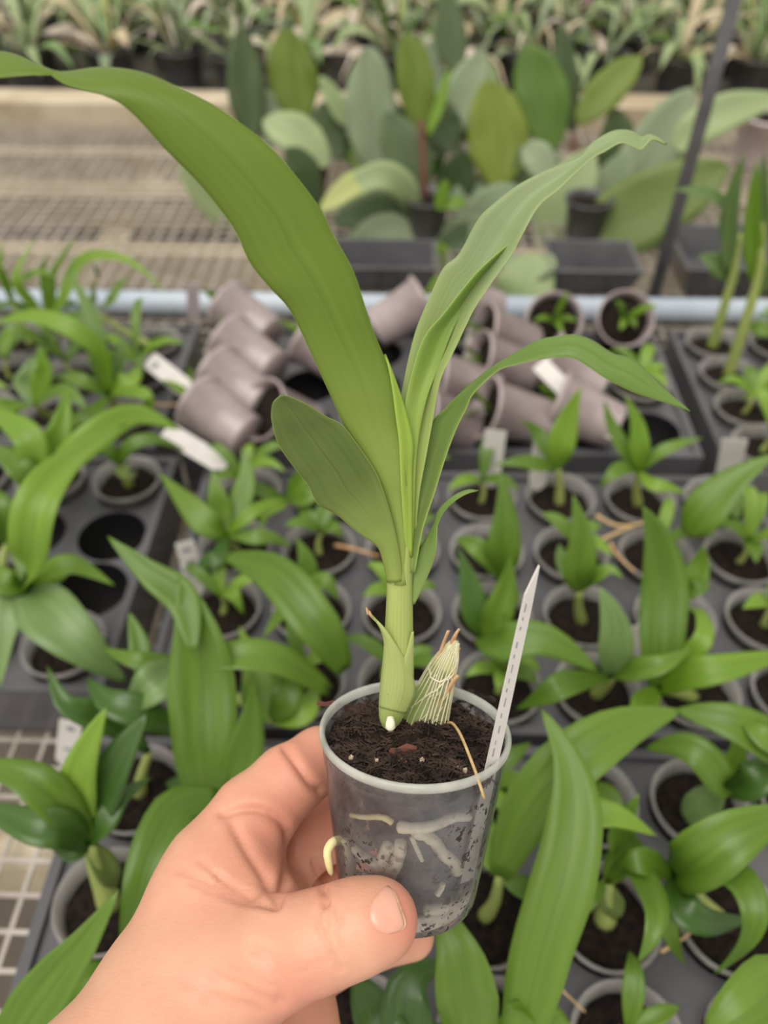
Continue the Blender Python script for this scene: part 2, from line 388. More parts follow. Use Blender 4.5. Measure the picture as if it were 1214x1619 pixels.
v, f, u = tube([(-1.0, 0.815, ZM + 0.0150), (-0.3, 0.815, ZM + 0.0150), (0.4, 0.815, ZM + 0.0150), (1.1, 0.815, ZM + 0.0150)], 0.0138, 24)
tag(mk('water_pipe', v, f, M['pipe'], None, u), 'pale blue-grey plastic pipe lying across the bench behind the trays', 'pipe')
g = G(1031, 478, -0.062)
post = empty('support_post', (g.x, g.y, ZM), 'slim grey upright metal post rising behind the pots', 'post')
v, f, u = tube([(g.x, g.y, ZM + 0.001), (g.x, g.y, ZM + 0.25), (g.x, g.y, ZM + 0.9)], 0.0072, 16); mk('rod', v, f, M['post'], post, u)
v, f, u = tube([(g.x, g.y, ZM + 0.0012), (g.x, g.y, ZM + 0.006)], 0.016, 20); mk('foot', v, f, M['post'], post, u, smooth=False)

# ------------------------------------------------------------------ trays and pots
ZT = ZR - 0.012
def well_mesh():
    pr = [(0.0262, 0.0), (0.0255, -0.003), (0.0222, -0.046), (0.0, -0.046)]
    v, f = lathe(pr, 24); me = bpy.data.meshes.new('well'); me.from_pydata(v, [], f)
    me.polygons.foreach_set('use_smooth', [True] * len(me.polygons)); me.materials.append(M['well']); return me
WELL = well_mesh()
def tray(label, x0, x1, y0, y1, xs, ys):
    t = empty('pot_tray', ((x0 + x1) / 2, (y0 + y1) / 2, ZM), label, 'tray', 'black plastic pot trays on the mesh bench')
    b = MB(); R = 0.0262; n = 24
    xb = [x0 + 0.006] + [(a + c) / 2 for a, c in zip(xs, xs[1:])] + [x1 - 0.006]
    yb = [y0 + 0.006] + [(a + c) / 2 for a, c in zip(ys, ys[1:])] + [y1 - 0.006]
    for i, cx in enumerate(xs):
        for j, cy in enumerate(ys):
            L, Rr, B, T = xb[i] - cx, xb[i + 1] - cx, yb[j] - cy, yb[j + 1] - cy
            cir = [(R * math.cos(2 * math.pi * k / n), R * math.sin(2 * math.pi * k / n)) for k in range(n)]
            out = []
            for (c, s) in cir:
                k = min((Rr if c > 0 else -L) / max(abs(c), 1e-9), (T if s > 0 else -B) / max(abs(s), 1e-9)); out.append([c * k, s * k])
            for (qx, qy) in ((L, B), (L, T), (Rr, B), (Rr, T)):
                k = min(range(n), key=lambda q: (out[q][0] - qx) ** 2 + (out[q][1] - qy) ** 2); out[k] = [qx, qy]
            v = [(cx + c, cy + s, ZT) for c, s in cir] + [(cx + c, cy + s, ZT) for c, s in out]
            b.add(v, [(k, n + k, n + (k + 1) % n, (k + 1) % n) for k in range(n)])
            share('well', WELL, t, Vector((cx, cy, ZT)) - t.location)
    for (a0, a1, c0, c1) in ((x0, x0 + 0.006, y0, y1), (x1 - 0.006, x1, y0, y1), (x0 + 0.006, x1 - 0.006, y0, y0 + 0.006), (x0 + 0.006, x1 - 0.006, y1 - 0.006, y1)):
        b.abox(a0, a1, c0, c1, ZM + 0.0012, ZT + 0.004)
    b.build('body', M['tray'], t, smooth=False)
    return t
NX = [-0.148, -0.080, -0.015, 0.0485, 0.111, 0.1735, 0.236]; NY = [0.083, 0.139, 0.200]
MX = [-0.122, -0.0595, 0.003, 0.0655, 0.128, 0.1905, 0.253]; MY = [0.274, 0.332, 0.390, 0.449]
LX = [-0.474, -0.411, -0.348, -0.285, -0.222]; LY = [0.299, 0.353, 0.407, 0.461]
BLX = [-0.560, -0.498, -0.436, -0.374, -0.312, -0.250]; BLY = [0.548, 0.606, 0.664]
BMX = [-0.150, -0.088, -0.026, 0.036, 0.098, 0.160, 0.222]; BMY = [0.548, 0.606, 0.664]
BRX = [0.310, 0.373, 0.436, 0.499]; BRY = [0.518, 0.571, 0.624, 0.677]
tray('black plastic pot tray nearest the camera, beneath the hand', -0.186, 0.274, 0.048, 0.236, NX, NY)
tray('black plastic pot tray in the middle, behind the held pot', -0.163, 0.290, 0.244, 0.484, MX, MY)
tray('black plastic pot tray at the left with two empty black wells', -0.512, -0.189, 0.266, 0.496, LX, LY)
tray('black plastic tray at left under the bushy bright green seedlings', -0.598, -0.212, 0.508, 0.704, BLX, BLY)
tray('black plastic tray holding the tipped-over pots', -0.190, 0.258, 0.508, 0.704, BMX, BMY)
tray('black plastic tray at the right with tall thin-stemmed plants', 0.274, 0.538, 0.488, 0.708, BRX, BRY)

def lathe_me(name, prof, mat, n=28, bumpy=0.0):
    v, f = lathe(prof, n)
    if bumpy: v = [(a, c, z + (bumpy * mnoise.noise(Vector((a * 160, c * 160, 3.1))) if z > -0.02 else 0)) for a, c, z in v]
    me = bpy.data.meshes.new(name); me.from_pydata(v, [], f)
    me.polygons.foreach_set('use_smooth', [True] * len(me.polygons)); me.materials.append(mat); return me
POTP = [(0.0, -.0570), (.0193, -.0570), (.0197, -.0550), (.0247, -.0045), (.0270, -.0040), (.0277, -.0012), (.0271, .0006), (.0257, 0.0), (.0239, -.0060), (.0188, -.0545), (0, -.0550)]
SOILP = [(0, -.0545), (.0180, -.0540), (.0231, -.0110), (.0215, -.0095), (.016, -.0085), (.010, -.008), (.005, -.0078), (0.0001, -.0075)]
POT = lathe_me('pot', POTP, M['seed_pot']); MPOT = lathe_me('pot', POTP, M['mauve_pot'])
SOIL = lathe_me('soil', SOILP, M['soil'], 24, 0.004)
RPOT = lathe_me('pot', [(r * 1.6, z * 1.25) for r, z in POTP], M['blackpot'], 18)
RSOIL = lathe_me('soil', [(r * 1.6, z * 1.25) for r, z in SOILP], M['soil'], 16, 0.004)
ORD = ['first', 'second', 'third', 'fourth', 'fifth', 'sixth', 'seventh', 'eighth']

def seedling(loc, label, group=None, pot=True, quat=None, potmesh=None, name='potted_seedling'):
    t = empty(name, loc, label, 'potted plant' if name != 'seedling_pot' else 'pot', group, quat)
    if pot:
        share('pot', potmesh or POT, t); share('soil', SOIL, t, rot=Quaternion((0, 0, 1), random.random() * 6))
    return t
def add_stem(t, base, crown, r=0.0028, mat='stem'):
    mid = (Vector(base) + Vector(crown)) / 2 + Vector((random.uniform(-1, 1), random.uniform(-1, 1), 0)) * 0.002
    p = catmull([tuple(base), tuple(mid), tuple(crown)], 7)
    v, f, u = tube(p, [r * 1.5, r * 1.5, r * 1.25, r * 1.1, r, r * .9, r * .75], 10); mk('stem', v, f, M[mat], t, u)
def add_leaf(t, pts, wid, mat, prof=LANCE, **kw):
    kw.setdefault('fold', random.uniform(.2, .42)); kw.setdefault('wave', random.uniform(.01, .03)); kw.setdefault('seed', random.random() * 6); kw.setdefault('twist', random.uniform(-.35, .35))
    v, f, u = blade(pts, wid, prof, **kw); o = mk('leaf', v, f, M[mat], t, u); return o
def px_leaf(t, crown, w, zt, arch, pts, mat, z0, prof=LANCE, **kw):
    """leaf from the crown through photo points; heights run from z0 at the crown to zt at the tip with an arch"""
    n = len(pts); P3 = [crown] if crown is not None else []
    for i, (x, y) in enumerate(pts):
        s = (i + 1) / n if crown is not None else i / (n - 1)
        P3.append(G(x, y, z0 + (zt - z0) * s + arch * math.sin(math.pi * s)))
    wid = w * np.mean([depth(p) for p in P3[1:]]) / F
    return add_leaf(t, P3, wid, mat, prof, **kw)
def plant(loc, label, crown, zc, leaves, r=0.0028, pot=True, group=None, stem=True, name='potted_seedling'):
    """crown: photo point of the leaf crown at height zc; leaves: (mat, width px, tip height, arch, photo points[, options])"""
    t = seedling(loc, label, group, pot, name=name)
    c = G(crown[0], crown[1], zc)
    if stem: add_stem(t, Vector(loc) + Vector((0, 0, -0.0095)), c, r)
    for L in leaves:
        kw = dict(L[5]) if len(L) > 5 else {}
        free = kw.pop('free', False); z0 = kw.pop('z0', zc)
        px_leaf(t, None if free else c, L[1], L[2], L[3], L[4], L[0], z0, **kw)
    return t
def rand_leaves(t, base, n, ln, wd, mats, up=0.6, h=0.012):
    c = Vector(base) + Vector((random.uniform(-1, 1) * .003, random.uniform(-1, 1) * .003, h)); add_stem(t, Vector(base) + Vector((0, 0, -0.0095)), c, wd * 0.16)
    a0 = random.random() * 6.28
    for k in range(n):
        a = a0 + k * 2.4 + random.uniform(-.4, .4); l = ln * random.uniform(.6, 1.15); e = up * random.uniform(.5, 1.3)
        d = Vector((math.cos(a), math.sin(a), 0))
        pts = [c, c + d * l * .35 + Vector((0, 0, l * .45 * e)), c + d * l * .7 + Vector((0, 0, l * .62 * e)), c + d * l + Vector((0, 0, l * .5 * e * random.uniform(.5, 1.3)))]
        add_leaf(t, pts, wd * random.uniform(.75, 1.2), random.choice(mats), LANCE, face=0.35, n=9)

used = {}
def at(xs, ys, i, j): return Vector((xs[i], ys[j], ZR))

# --- middle tray -------------------------------------------------------------
def mid(i, j): used[('m', i, j)] = 1; return at(MX, MY, i, j)
plant(mid(0, 2), 'seedling with six spreading leaves beside the white tag in the gap', (358, 845), .03, [
    ('green', 46, .05, .01, [(330, 830), (295, 795), (252, 748)]), ('green', 40, .065, .0, [(350, 810), (343, 780), (336, 742)]),
    ('green', 40, .07, .0, [(378, 800), (390, 755), (384, 706)]), ('bright', 24, .04, .012, [(385, 822), (415, 800), (455, 788)]),
    ('green', 26, .02, .01, [(400, 850), (430, 850), (462, 866)]), ('dark', 30, .02, .01, [(345, 880), (325, 890), (312, 915)])])
plant(mid(4, 1), 'seedling with one blunt upright leaf left of the tall broad blade', (916, 935), .035, [
    ('green', 54, .10, 0, [(916, 905), (921, 850), (906, 782)]), ('bright', 24, .055, .01, [(940, 912), (965, 900), (985, 915)]),
    ('green', 30, .05, 0, [(900, 905), (888, 880), (884, 860)])])
plant(mid(4, 0), 'seedling whose grey-green upright leaf has a dry clipped tip', (968, 1070), .03, [
    ('greyleaf', 58, .09, 0, [(972, 1035), (968, 985), (948, 928)], dict(prof=STRAP)),
    ('green', 44, .05, .03, [(900, 1080), (860, 1100), (815, 1122)], dict(z0=.06)),
    ('green', 42, .07, .02, [(1000, 1062), (1050, 1050), (1095, 1022)])])
plant(mid(5, 0), 'seedling with the tallest broad upright leaf right of the white label stick', (1042, 1090), .03, [
    ('green', 76, .13, 0, [(1044, 1030), (1048, 930), (1038, 860), (1016, 800)], dict(prof=STRAP)),
    ('bright', 32, .05, .03, [(1085, 1040), (1112, 1008), (1106, 970), (1078, 962)]),
    ('bright', 50, .06, .02, [(1090, 1068), (1150, 1055), (1260, 1030)], dict(prof=STRAP)),
    ('bright', 46, .05, .0, [(1020, 1110), (1010, 1140), (1000, 1180)])])
plant(mid(5, 1), 'small seedling with two curled leaves behind the tall broad blade', (1085, 945), .02, [
    ('green', 42, .06, 0, [(1095, 925), (1108, 890), (1112, 862)]), ('green', 36, .04, .01, [(1090, 935), (1105, 930), (1122, 920)])])
plant(mid(5, 3), 'seedling with narrow star-like leaves under the arching leaf tip', (1010, 745), .03, [
    ('bright', 34, .09, 0, [(1010, 715), (1006, 670), (988, 625)]), ('green', 26, .075, 0, [(990, 715), (965, 670), (955, 632)]),
    ('green', 22, .05, .012, [(1040, 718), (1075, 702), (1112, 692)]), ('green', 26, .03, .01, [(985, 740), (965, 752), (950, 770)]),
    ('bright', 24, .03, .01, [(1030, 765), (1055, 770), (1085, 780)])])
plant(mid(4, 3), 'upright green seedling behind the white label, left of the star-leaved one', (882, 740), .03, [
    ('bright', 46, .10, 0, [(885, 710), (898, 660), (918, 612)]), ('green', 26, .06, 0, [(865, 710), (845, 680), (822, 665)]),
    ('green', 26, .05, .01, [(855, 735), (820, 730), (780, 735)])])
plant(mid(6, 3), 'seedling with a wide leaf leaning to the right frame edge', (1085, 845), .03, [
    ('green', 70, .09, 0, [(1110, 815), (1155, 765), (1230, 715)]), ('green', 30, .03, .01, [(1165, 820), (1158, 780), (1162, 760)], dict(free=True))])
plant(mid(3, 2), 'seedling with a broad upright leaf close behind the stem of the held orchid', (792, 915), .03, [
    ('green', 58, .10, 0, [(794, 880), (798, 820), (792, 748)]), ('green', 36, .05, .02, [(770, 880), (745, 860), (720, 852)]),
    ('green', 46, .05, .0, [(800, 940), (802, 960), (805, 985)])])
plant(mid(3, 1), 'seedling with paired dark leaves right behind the papery old bulb', (760, 1005), .02, [
    ('dark', 46, .07, 0, [(752, 970), (742, 920), (726, 868)]), ('green', 50, .08, 0, [(782, 980), (800, 930), (806, 880)]),
    ('green', 62, .05, .03, [(790, 1018), (860, 1012), (948, 1062)], dict(prof=STRAP))])
plant(mid(1, 1), 'small seedling with a single bent leaf left of the stem', (490, 935), .02, [
    ('green', 34, .05, 0, [(486, 905), (482, 880), (468, 848)]), ('green', 32, .02, .012, [(505, 920), (520, 925), (535, 950)]),
    ('bright', 28, .03, .01, [(465, 955), (440, 975), (415, 1010)])])
plant(mid(1, 3), 'tiny seedling at the rear of the middle tray left of the blunt olive leaf', (455, 790), .015, [
    ('green', 34, .05, .0, [(470, 770), (480, 745), (470, 715)]), ('green', 24, .04, .01, [(430, 785), (400, 770), (380, 775)]),
    ('green', 26, .03, .01, [(480, 790), (500, 780), (530, 790)]), ('bright', 24, .03, .01, [(440, 800), (420, 815), (410, 840)])])
plant(mid(0, 0), 'seedling with long strap leaves crossing left of the held pot', (430, 1140), .03, [
    ('green', 70, .07, .03, [(545, 1060), (500, 985), (430, 905), (352, 880)], dict(prof=STRAP, free=True, z0=.05)),
    ('green', 54, .06, .035, [(520, 1092), (440, 1045), (350, 1040), (276, 1062)], dict(prof=STRAP, free=True, z0=.04)),
    ('bright', 64, .05, 0, [(415, 1110), (405, 1060), (378, 990)]), ('green', 50, .05, .01, [(450, 1110), (460, 1060), (450, 1020)]),
    ('bright', 44, .03, .01, [(470, 1130), (490, 1110), (500, 1080)])], stem=True)
# --- near tray ---------------------------------------------------------------
def near(i, j): used[('n', i, j)] = 1; return at(NX, NY, i, j)
plant(near(0, 1), 'fan-leaved plant on a leaning stem in the pot left of the wrist', (140, 1335), .05, [
    ('bright', 62, .11, 0, [(122, 1280), (128, 1210), (168, 1118)], dict(prof=STRAP)), ('green', 66, .09, .02, [(95, 1275), (40, 1230), (-45, 1205)], dict(prof=STRAP)),
    ('dark', 62, .07, .02, [(100, 1312), (50, 1305), (-45, 1268)], dict(prof=STRAP)), ('dark', 68, .10, 0, [(155, 1270), (185, 1205), (232, 1128)], dict(prof=STRAP)),
    ('dark', 42, .06, .01, [(165, 1300), (190, 1262), (240, 1228)]), ('dark', 26, .03, .01, [(120, 1352), (100, 1346), (78, 1340)]),
    ('olive', 40, .005, 0, [(160, 1360), (175, 1385), (184, 1402)], dict(prof=STRAP))], r=0.0042)
plant(near(0, 2), 'seedling with a tangle of drooping leaves in the lower left', (235, 1190), .03, [
    ('dark', 52, .08, .01, [(190, 1150), (140, 1130), (100, 1110), (74, 1052)]), ('dark', 54, .06, .02, [(300, 1165), (230, 1130), (170, 1108), (138, 1072)], dict(free=True, z0=.04)),
    ('greyleaf', 66, .05, .02, [(285, 1050), (240, 1085), (195, 1120)], dict(free=True, z0=.06)), ('green', 32, .06, .01, [(285, 1045), (220, 1045), (162, 1025)], dict(free=True, z0=.05)),
    ('green', 34, .07, .0, [(225, 1080), (220, 1020), (204, 968)], dict(free=True, z0=.05)), ('dark', 44, .02, .01, [(330, 1230), (300, 1240), (262, 1238)], dict(free=True, z0=.03))])
plant(near(1, 2), 'plant with a very broad upright blade left of the index finger', (325, 1270), .03, [
    ('green', 108, .12, .0, [(325, 1200), (322, 1090), (312, 1000), (284, 905)], dict(prof=STRAP)),
    ('green', 56, .13, .0, [(305, 1030), (290, 950), (235, 905), (170, 848)], dict(free=True, z0=.10)),
    ('bright', 60, .07, .0, [(345, 1220), (330, 1160), (315, 1120)]), ('green', 64, .09, 0, [(375, 1220), (395, 1150), (400, 1080)])])
plant(near(1, 1), 'plant with a wavy-edged leaf running down beside the wrist', (330, 1400), .03, [
    ('green', 84, .055, .02, [(345, 1262), (285, 1275), (248, 1345), (222, 1420), (190, 1510)], dict(free=True, z0=.06, prof=STRAP, wave=.05))])
plant(near(1, 0), 'plant with one sharp blade pointing up at the lower left corner', (20, 1700), .04, [
    ('green', 92, .10, .0, [(30, 1640), (85, 1560), (135, 1492), (188, 1406)]), ('dark', 60, .06, .0, [(-20, 1660), (-60, 1600), (-90, 1540)])])
plant(near(3, 0), 'plant with the longest glossy blade right of the held pot', (815, 1700), .02, [
    ('green', 98, .12, .02, [(828, 1620), (856, 1500), (892, 1385), (908, 1280), (896, 1200), (856, 1122)], dict(prof=STRAP, wave=.02, n=22)),
    ('green', 70, .06, .0, [(870, 1650), (850, 1600), (800, 1590)]), ('bright', 60, .05, .0, [(800, 1660), (830, 1610), (885, 1600)])])
plant(near(2, 0), 'plant with a folded shiny leaf hanging just below the clear pot', (740, 1720), .02, [
    ('green', 98, .09, .02, [(742, 1620), (735, 1560), (722, 1500), (690, 1420)], dict(prof=STRAP)),
    ('dark', 84, .06, .02, [(660, 1680), (640, 1590), (660, 1540), (715, 1520)]), ('dark', 80, .05, .02, [(640, 1690), (590, 1600), (560, 1540)], dict(prof=STRAP)),
    ('dark', 70, .04, .02, [(700, 1690), (680, 1640), (600, 1600)])])
plant(near(3, 1), 'plant with a long arching leaf sweeping up behind the label stick', (790, 1385), .04, [
    ('green', 92, .09, .03, [(830, 1290), (900, 1208), (985, 1152), (1078, 1122)], dict(prof=STRAP)),
    ('green', 54, .06, .0, [(800, 1340), (812, 1300), (832, 1262)]), ('bright', 46, .02, .01, [(770, 1340), (760, 1290), (765, 1240)]),
    ('green', 36, .01, .01, [(820, 1400), (840, 1410), (836, 1440)])])
plant(near(4, 1), 'plant with a stubby pale bulb and two drooping leaves at lower centre right', (960, 1395), .02, [
    ('green', 46, .06, .03, [(1000, 1370), (1035, 1430), (1030, 1480), (1008, 1522)]), ('bright', 56, .07, .02, [(930, 1330), (905, 1295), (965, 1288), (1040, 1322)], dict(free=True, z0=.05)),
    ('green', 60, .08, .0, [(985, 1350), (985, 1310), (1010, 1255)]), ('green', 34, -.004, .01, [(930, 1420), (910, 1440), (905, 1460)]),
    ('olive', 40, .0, .0, [(965, 1420), (970, 1440), (972, 1455)])], r=0.004)
plant(near(5, 2), 'plant with a cut bulb in the pot left of the right frame edge', (1140, 1245), .03, [
    ('green', 52, .05, .03, [(1140, 1240), (1110, 1195), (1070, 1178), (1018, 1185)], dict(prof=STRAP)), ('bright', 44, .06, .0, [(1155, 1220), (1165, 1190), (1160, 1160)]),
    ('greyleaf', 56, .0, .0, [(1120, 1265), (1100, 1285), (1085, 1298)], dict(prof=STRAP)), ('dark', 60, .05, .02, [(1180, 1240), (1214, 1220), (1250, 1225)])], r=0.004)
plant(near(5, 1), 'plant with curling ribbon leaves at the lower right', (1065, 1385), .04, [
    ('green', 92, .09, .02, [(1100, 1362), (1160, 1320), (1260, 1275)], dict(prof=STRAP)),
    ('green', 52, .05, .04, [(1110, 1365), (1168, 1390), (1192, 1440), (1180, 1490), (1128, 1542)], dict(n=20)),
    ('dark', 56, .03, .02, [(1075, 1430), (1120, 1458), (1190, 1452)]), ('green', 32, .0, .02, [(1055, 1440), (1065, 1490), (1085, 1528)]),
    ('green', 46, .05, .02, [(1030, 1365), (1000, 1362), (975, 1370)])])
plant(near(6, 2), 'plant whose long leaves reach in from the right frame edge', (1290, 1240), .05, [
    ('green', 66, .08, .02, [(1214, 1175), (1150, 1140), (1065, 1122)], dict(prof=STRAP)), ('green', 50, .08, .02, [(1250, 1190), (1200, 1160), (1160, 1110)])])
plant(near(6, 0), 'plant with a broad leaf cut off at the lower right corner', (1300, 1640), .03, [
    ('green', 104, .07, .03, [(1240, 1570), (1180, 1600), (1110, 1650)], dict(prof=STRAP)), ('dark', 70, .06, .02, [(1260, 1560), (1210, 1560), (1160, 1610)])])
# --- left tray ---------------------------------------------------------------
def left(i, j): used[('l', i, j)] = 1; return at(LX, LY, i, j)
plant(left(4, 0), 'plant at left with a tall arching bright strap leaf and a wide drooping one', (45, 930), .05, [
    ('bright', 66, .11, .05, [(48, 880), (60, 800), (110, 730), (200, 670)], dict(prof=STRAP, n=18)), ('bright', 46, .06, .015, [(85, 905), (120, 895), (182, 926)]),
    ('greyleaf', 92, .03, .03, [(70, 965), (130, 1020), (200, 1080)]), ('greyleaf', 50, .03, .02, [(20, 950), (10, 1000), (0, 1090)]),
    ('green', 44, .05, .02, [(15, 925), (-20, 910), (-60, 930)])], r=0.004)
plant(left(4, 3), 'short stubby seedling in the pot behind the empty wells', (190, 735), .015, [
    ('green', 26, .02, .02, [(205, 705), (245, 695), (292, 712)]), ('olive', 26, .01, .01, [(195, 745), (205, 750), (215, 745)]), ('green', 24, .03, .01, [(175, 715), (160, 705), (145, 720)])])
plant(left(3, 1), 'seedling half out of frame at the left edge', (10, 860), .02, [
    ('green', 50, .05, .02, [(0, 820), (-10, 790), (-60, 760)]), ('green', 40, .04, .02, [(25, 850), (35, 880), (30, 930)])])
plant(left(3, 3), 'bright leafy seedling at the left in front of the bushy ones', (62, 775), .04, [
    ('bright', 50, .08, .02, [(55, 720), (35, 680), (-30, 645)], dict(prof=STRAP)), ('bright', 46, .09, .0, [(80, 720), (98, 670), (106, 612)]),
    ('bright', 50, .07, .03, [(100, 735), (150, 690), (215, 655), (285, 680)], dict(prof=STRAP)), ('green', 44, .06, .02, [(40, 750), (10, 720), (-40, 700)]),
    ('dark', 44, .05, .0, [(85, 740), (95, 700), (85, 660)])])
# --- rear left tray ----------------------------------------------------------
def bl(i, j): used[('bl', i, j)] = 1; return at(BLX, BLY, i, j)
plant(bl(5, 0), 'bushy bright seedling left of the diagonal white tag', (172, 625), .03, [
    ('bright', 32, .08, .04, [(160, 560), (110, 518), (50, 500), (-10, 512)], dict(prof=STRAP)), ('green', 34, .11, .0, [(158, 570), (145, 500), (108, 425)]),
    ('green', 26, .06, .0, [(182, 590), (190, 560), (195, 530)]), ('bright', 40, .04, .01, [(195, 610), (210, 595), (215, 580)]),
    ('green', 26, .03, .02, [(135, 605), (105, 595), (80, 600)]), ('green', 24, .02, .02, [(150, 650), (120, 665), (105, 690)]),
    ('bright', 24, .04, .03, [(210, 620), (235, 630), (232, 660)])])
plant(bl(4, 0), 'bushy bright seedling at the far left edge below the mesh', (55, 640), .03, [
    ('bright', 40, .07, .02, [(30, 640), (0, 645), (-40, 660)]), ('bright', 36, .08, 0, [(65, 610), (70, 580), (60, 545)]), ('greyleaf', 44, .06, 0, [(45, 610), (48, 590), (55, 560)]),
    ('green', 30, .06, .02, [(90, 620), (115, 625), (140, 650)])])
plant(bl(4, 2), 'fine-leaved seedling standing before the wire mesh at the left', (75, 520), .03, [
    ('bright', 18, .11, 0, [(50, 480), (25, 440), (55, 378)]), ('green', 18, .12, 0, [(80, 480), (85, 430), (122, 372)]), ('bright', 20, .10, .03, [(100, 470), (130, 410), (200, 410), (262, 462)]),
    ('green', 16, .10, .02, [(55, 500), (20, 480), (-20, 490)]), ('bright', 18, .10, 0, [(75, 470), (70, 430), (75, 400)]), ('green', 18, .06, .02, [(100, 510), (130, 500), (170, 520)])])
plant(bl(3, 2), 'thin-leaved seedling at the left frame edge against the mesh', (20, 480), .03, [
    ('bright', 16, .10, 0, [(10, 450), (0, 420), (5, 380)]), ('green', 16, .09, .02, [(30, 450), (60, 430), (90, 440)]), ('bright', 18, .07, .02, [(0, 480), (-20, 470), (-40, 480)])])
plant(bl(5, 2), 'thin seedling rising in front of the pale pipe at the left', (145, 490), .02, [
    ('green', 16, .09, 0, [(150, 460), (155, 440), (148, 415)]), ('green', 16, .06, .02, [(170, 480), (190, 450), (200, 435)]), ('green', 16, .05, .02, [(125, 485), (110, 480), (100, 495)])])
# --- tipped pots in the rear middle tray -------------------------------------
def tipped(px, py, z, az, el, label, plantlet=None, mesh=MPOT):
    a = math.radians(az); e = math.radians(el)
    d = Vector((math.cos(a) * math.cos(e), math.sin(a) * math.cos(e), math.sin(e)))
    q = Vector((0, 0, 1)).rotation_difference(d)
    c = G(px, py, z); loc = c + d * 0.028
    t = seedling(loc, label, 'clear pots lying on their sides', True, q, mesh)
    if plantlet:
        qi = q.inverted()
        for k in range(plantlet):
            ang = k * 2.4 + px; l = random.uniform(.024, .038)
            dl = Vector((math.cos(ang) * .6, math.sin(ang) * .6, .7)); up = qi @ Vector((0, 0, 1))
            pts = [Vector((0, 0, -.008)), dl * l * .5 + up * .004, dl * l + up * .002]
            v, f, u = blade(pts, random.uniform(.006, .010), LANCE, n=9); mk('leaf', v, f, M[random.choice(['bright', 'green'])], t, u, world=False)
    return t
tipped(352, 664, .016, 146, 12, 'lowest of the stacked mauve pots lying on their sides at left', 3)
tipped(378, 614, .020, 146, 12, 'second lowest mauve pot lying on its side in the left stack', 2)
tipped(396, 562, .022, 146, 12, 'third mauve pot up in the left stack of tipped pots', 2)
tipped(392, 508, .024, 146, 14, 'topmost mauve pot lying on its side in the left stack', 2)
tipped(452, 660, .012, 215, 40, 'tipped pot peeking out beside the blunt olive leaf', 0)
tipped(632, 498, .020, 20, 24, 'tipped pot with its dark mouth turned right behind the big leaf', 3)
tipped(745, 482, .024, 195, 20, 'topmost tipped pot right of the folded leaves', 2)
tipped(800, 535, .022, 192, 22, 'tipped pot just above the arching leaf, dark mouth to the left', 3)
tipped(795, 580, .020, 190, 22, 'tipped pot half hidden behind the bend of the arching leaf', 2)
tipped(735, 610, .016, 185, 16, 'dusky tipped pot between the held leaves', 0)
tipped(812, 655, .016, 188, 20, 'largest tipped pot with its mouth left below the arching leaf', 3)
tipped(925, 655, .014, 160, 12, 'tipped pot lying under the white tag at the right', 2)
tipped(905, 590, .016, 160, 20, 'tipped pot hidden behind the arching leaf', 0)
tipped(872, 515, .016, 262, 42, 'left of two pots leaning back with open mouths on the pipe', 4)
tipped(978, 512, .016, 268, 42, 'right of two pots leaning back with open mouths on the pipe', 4)
tipped(700, 665, .012, 200, 30, 'tipped pot in the shade behind the stem', 0)
tipped(520, 560, .018, 150, 20, 'tipped pot hidden behind the largest leaf', 2)
# upright little pots in the rear middle tray
for (i, j, lab) in ((0, 2, 'upright little pot at the far left of the tipped-pot tray'), (0, 1, 'upright little pot beside the diagonal white tag'), (2, 0, 'upright pot with a small seedling behind the blunt olive leaf'), (6, 1, 'upright pot at the right of the tipped-pot tray')):
    t = seedling(at(BMX, BMY, i, j), lab, 'small upright pots among the tipped ones')
    rand_leaves(t, t.location, 5, .032, .011, ['green', 'bright'])
# --- rear right tray with tall plants ----------------------------------------
def br(i, j): used[('br', i, j)] = 1; return at(BRX, BRY, i, j)
def tall(loc, label, stem, leaves, r=0.0055):
    t = seedling(loc, label); Y = loc[1]
    pts = [Vector(loc) + Vector((0, 0, -.0095))] + [V(x, y, Y + k * .004) for k, (x, y) in enumerate(stem)]
    c = catmull([tuple(p) for p in pts], 12); v, f, u = tube(c, list(np.linspace(r, r * .5, 12)), 10); mk('stem', v, f, M['stem'], t, u)
    for (mat, w, pp) in leaves:
        p3 = [V(x, y, Y + .01 - k * .006) for k, (x, y) in enumerate(pp)]
        add_leaf(t, p3, w * depth(p3[0]) / F, mat, LANCE, face=0.8)
tall(br(0, 2), 'tall thin-stemmed plant in the pot right of the arching leaf tip', [(1178, 510), (1200, 430), (1205, 350)], [
    ('bright', 30, [(1200, 470), (1188, 370), (1196, 250)]), ('greyleaf', 30, [(1195, 470), (1214, 430), (1240, 400)]), ('greyleaf', 24, [(1205, 400), (1206, 320), (1208, 240)]), ('green', 26, [(1185, 520), (1205, 520), (1225, 535)])])
tall(br(0, 3), 'tall thin-stemmed plant second back along the right tray edge', [(1140, 500), (1160, 430), (1168, 370)], [
    ('greyleaf', 28, [(1165, 450), (1152, 370), (1160, 300), (1178, 240)]), ('greyleaf', 22, [(1160, 430), (1150, 400), (1150, 300)]), ('greyleaf', 34, [(1150, 440), (1130, 415), (1105, 405)]), ('greyleaf', 18, [(1165, 340), (1120, 305), (1065, 300)])])
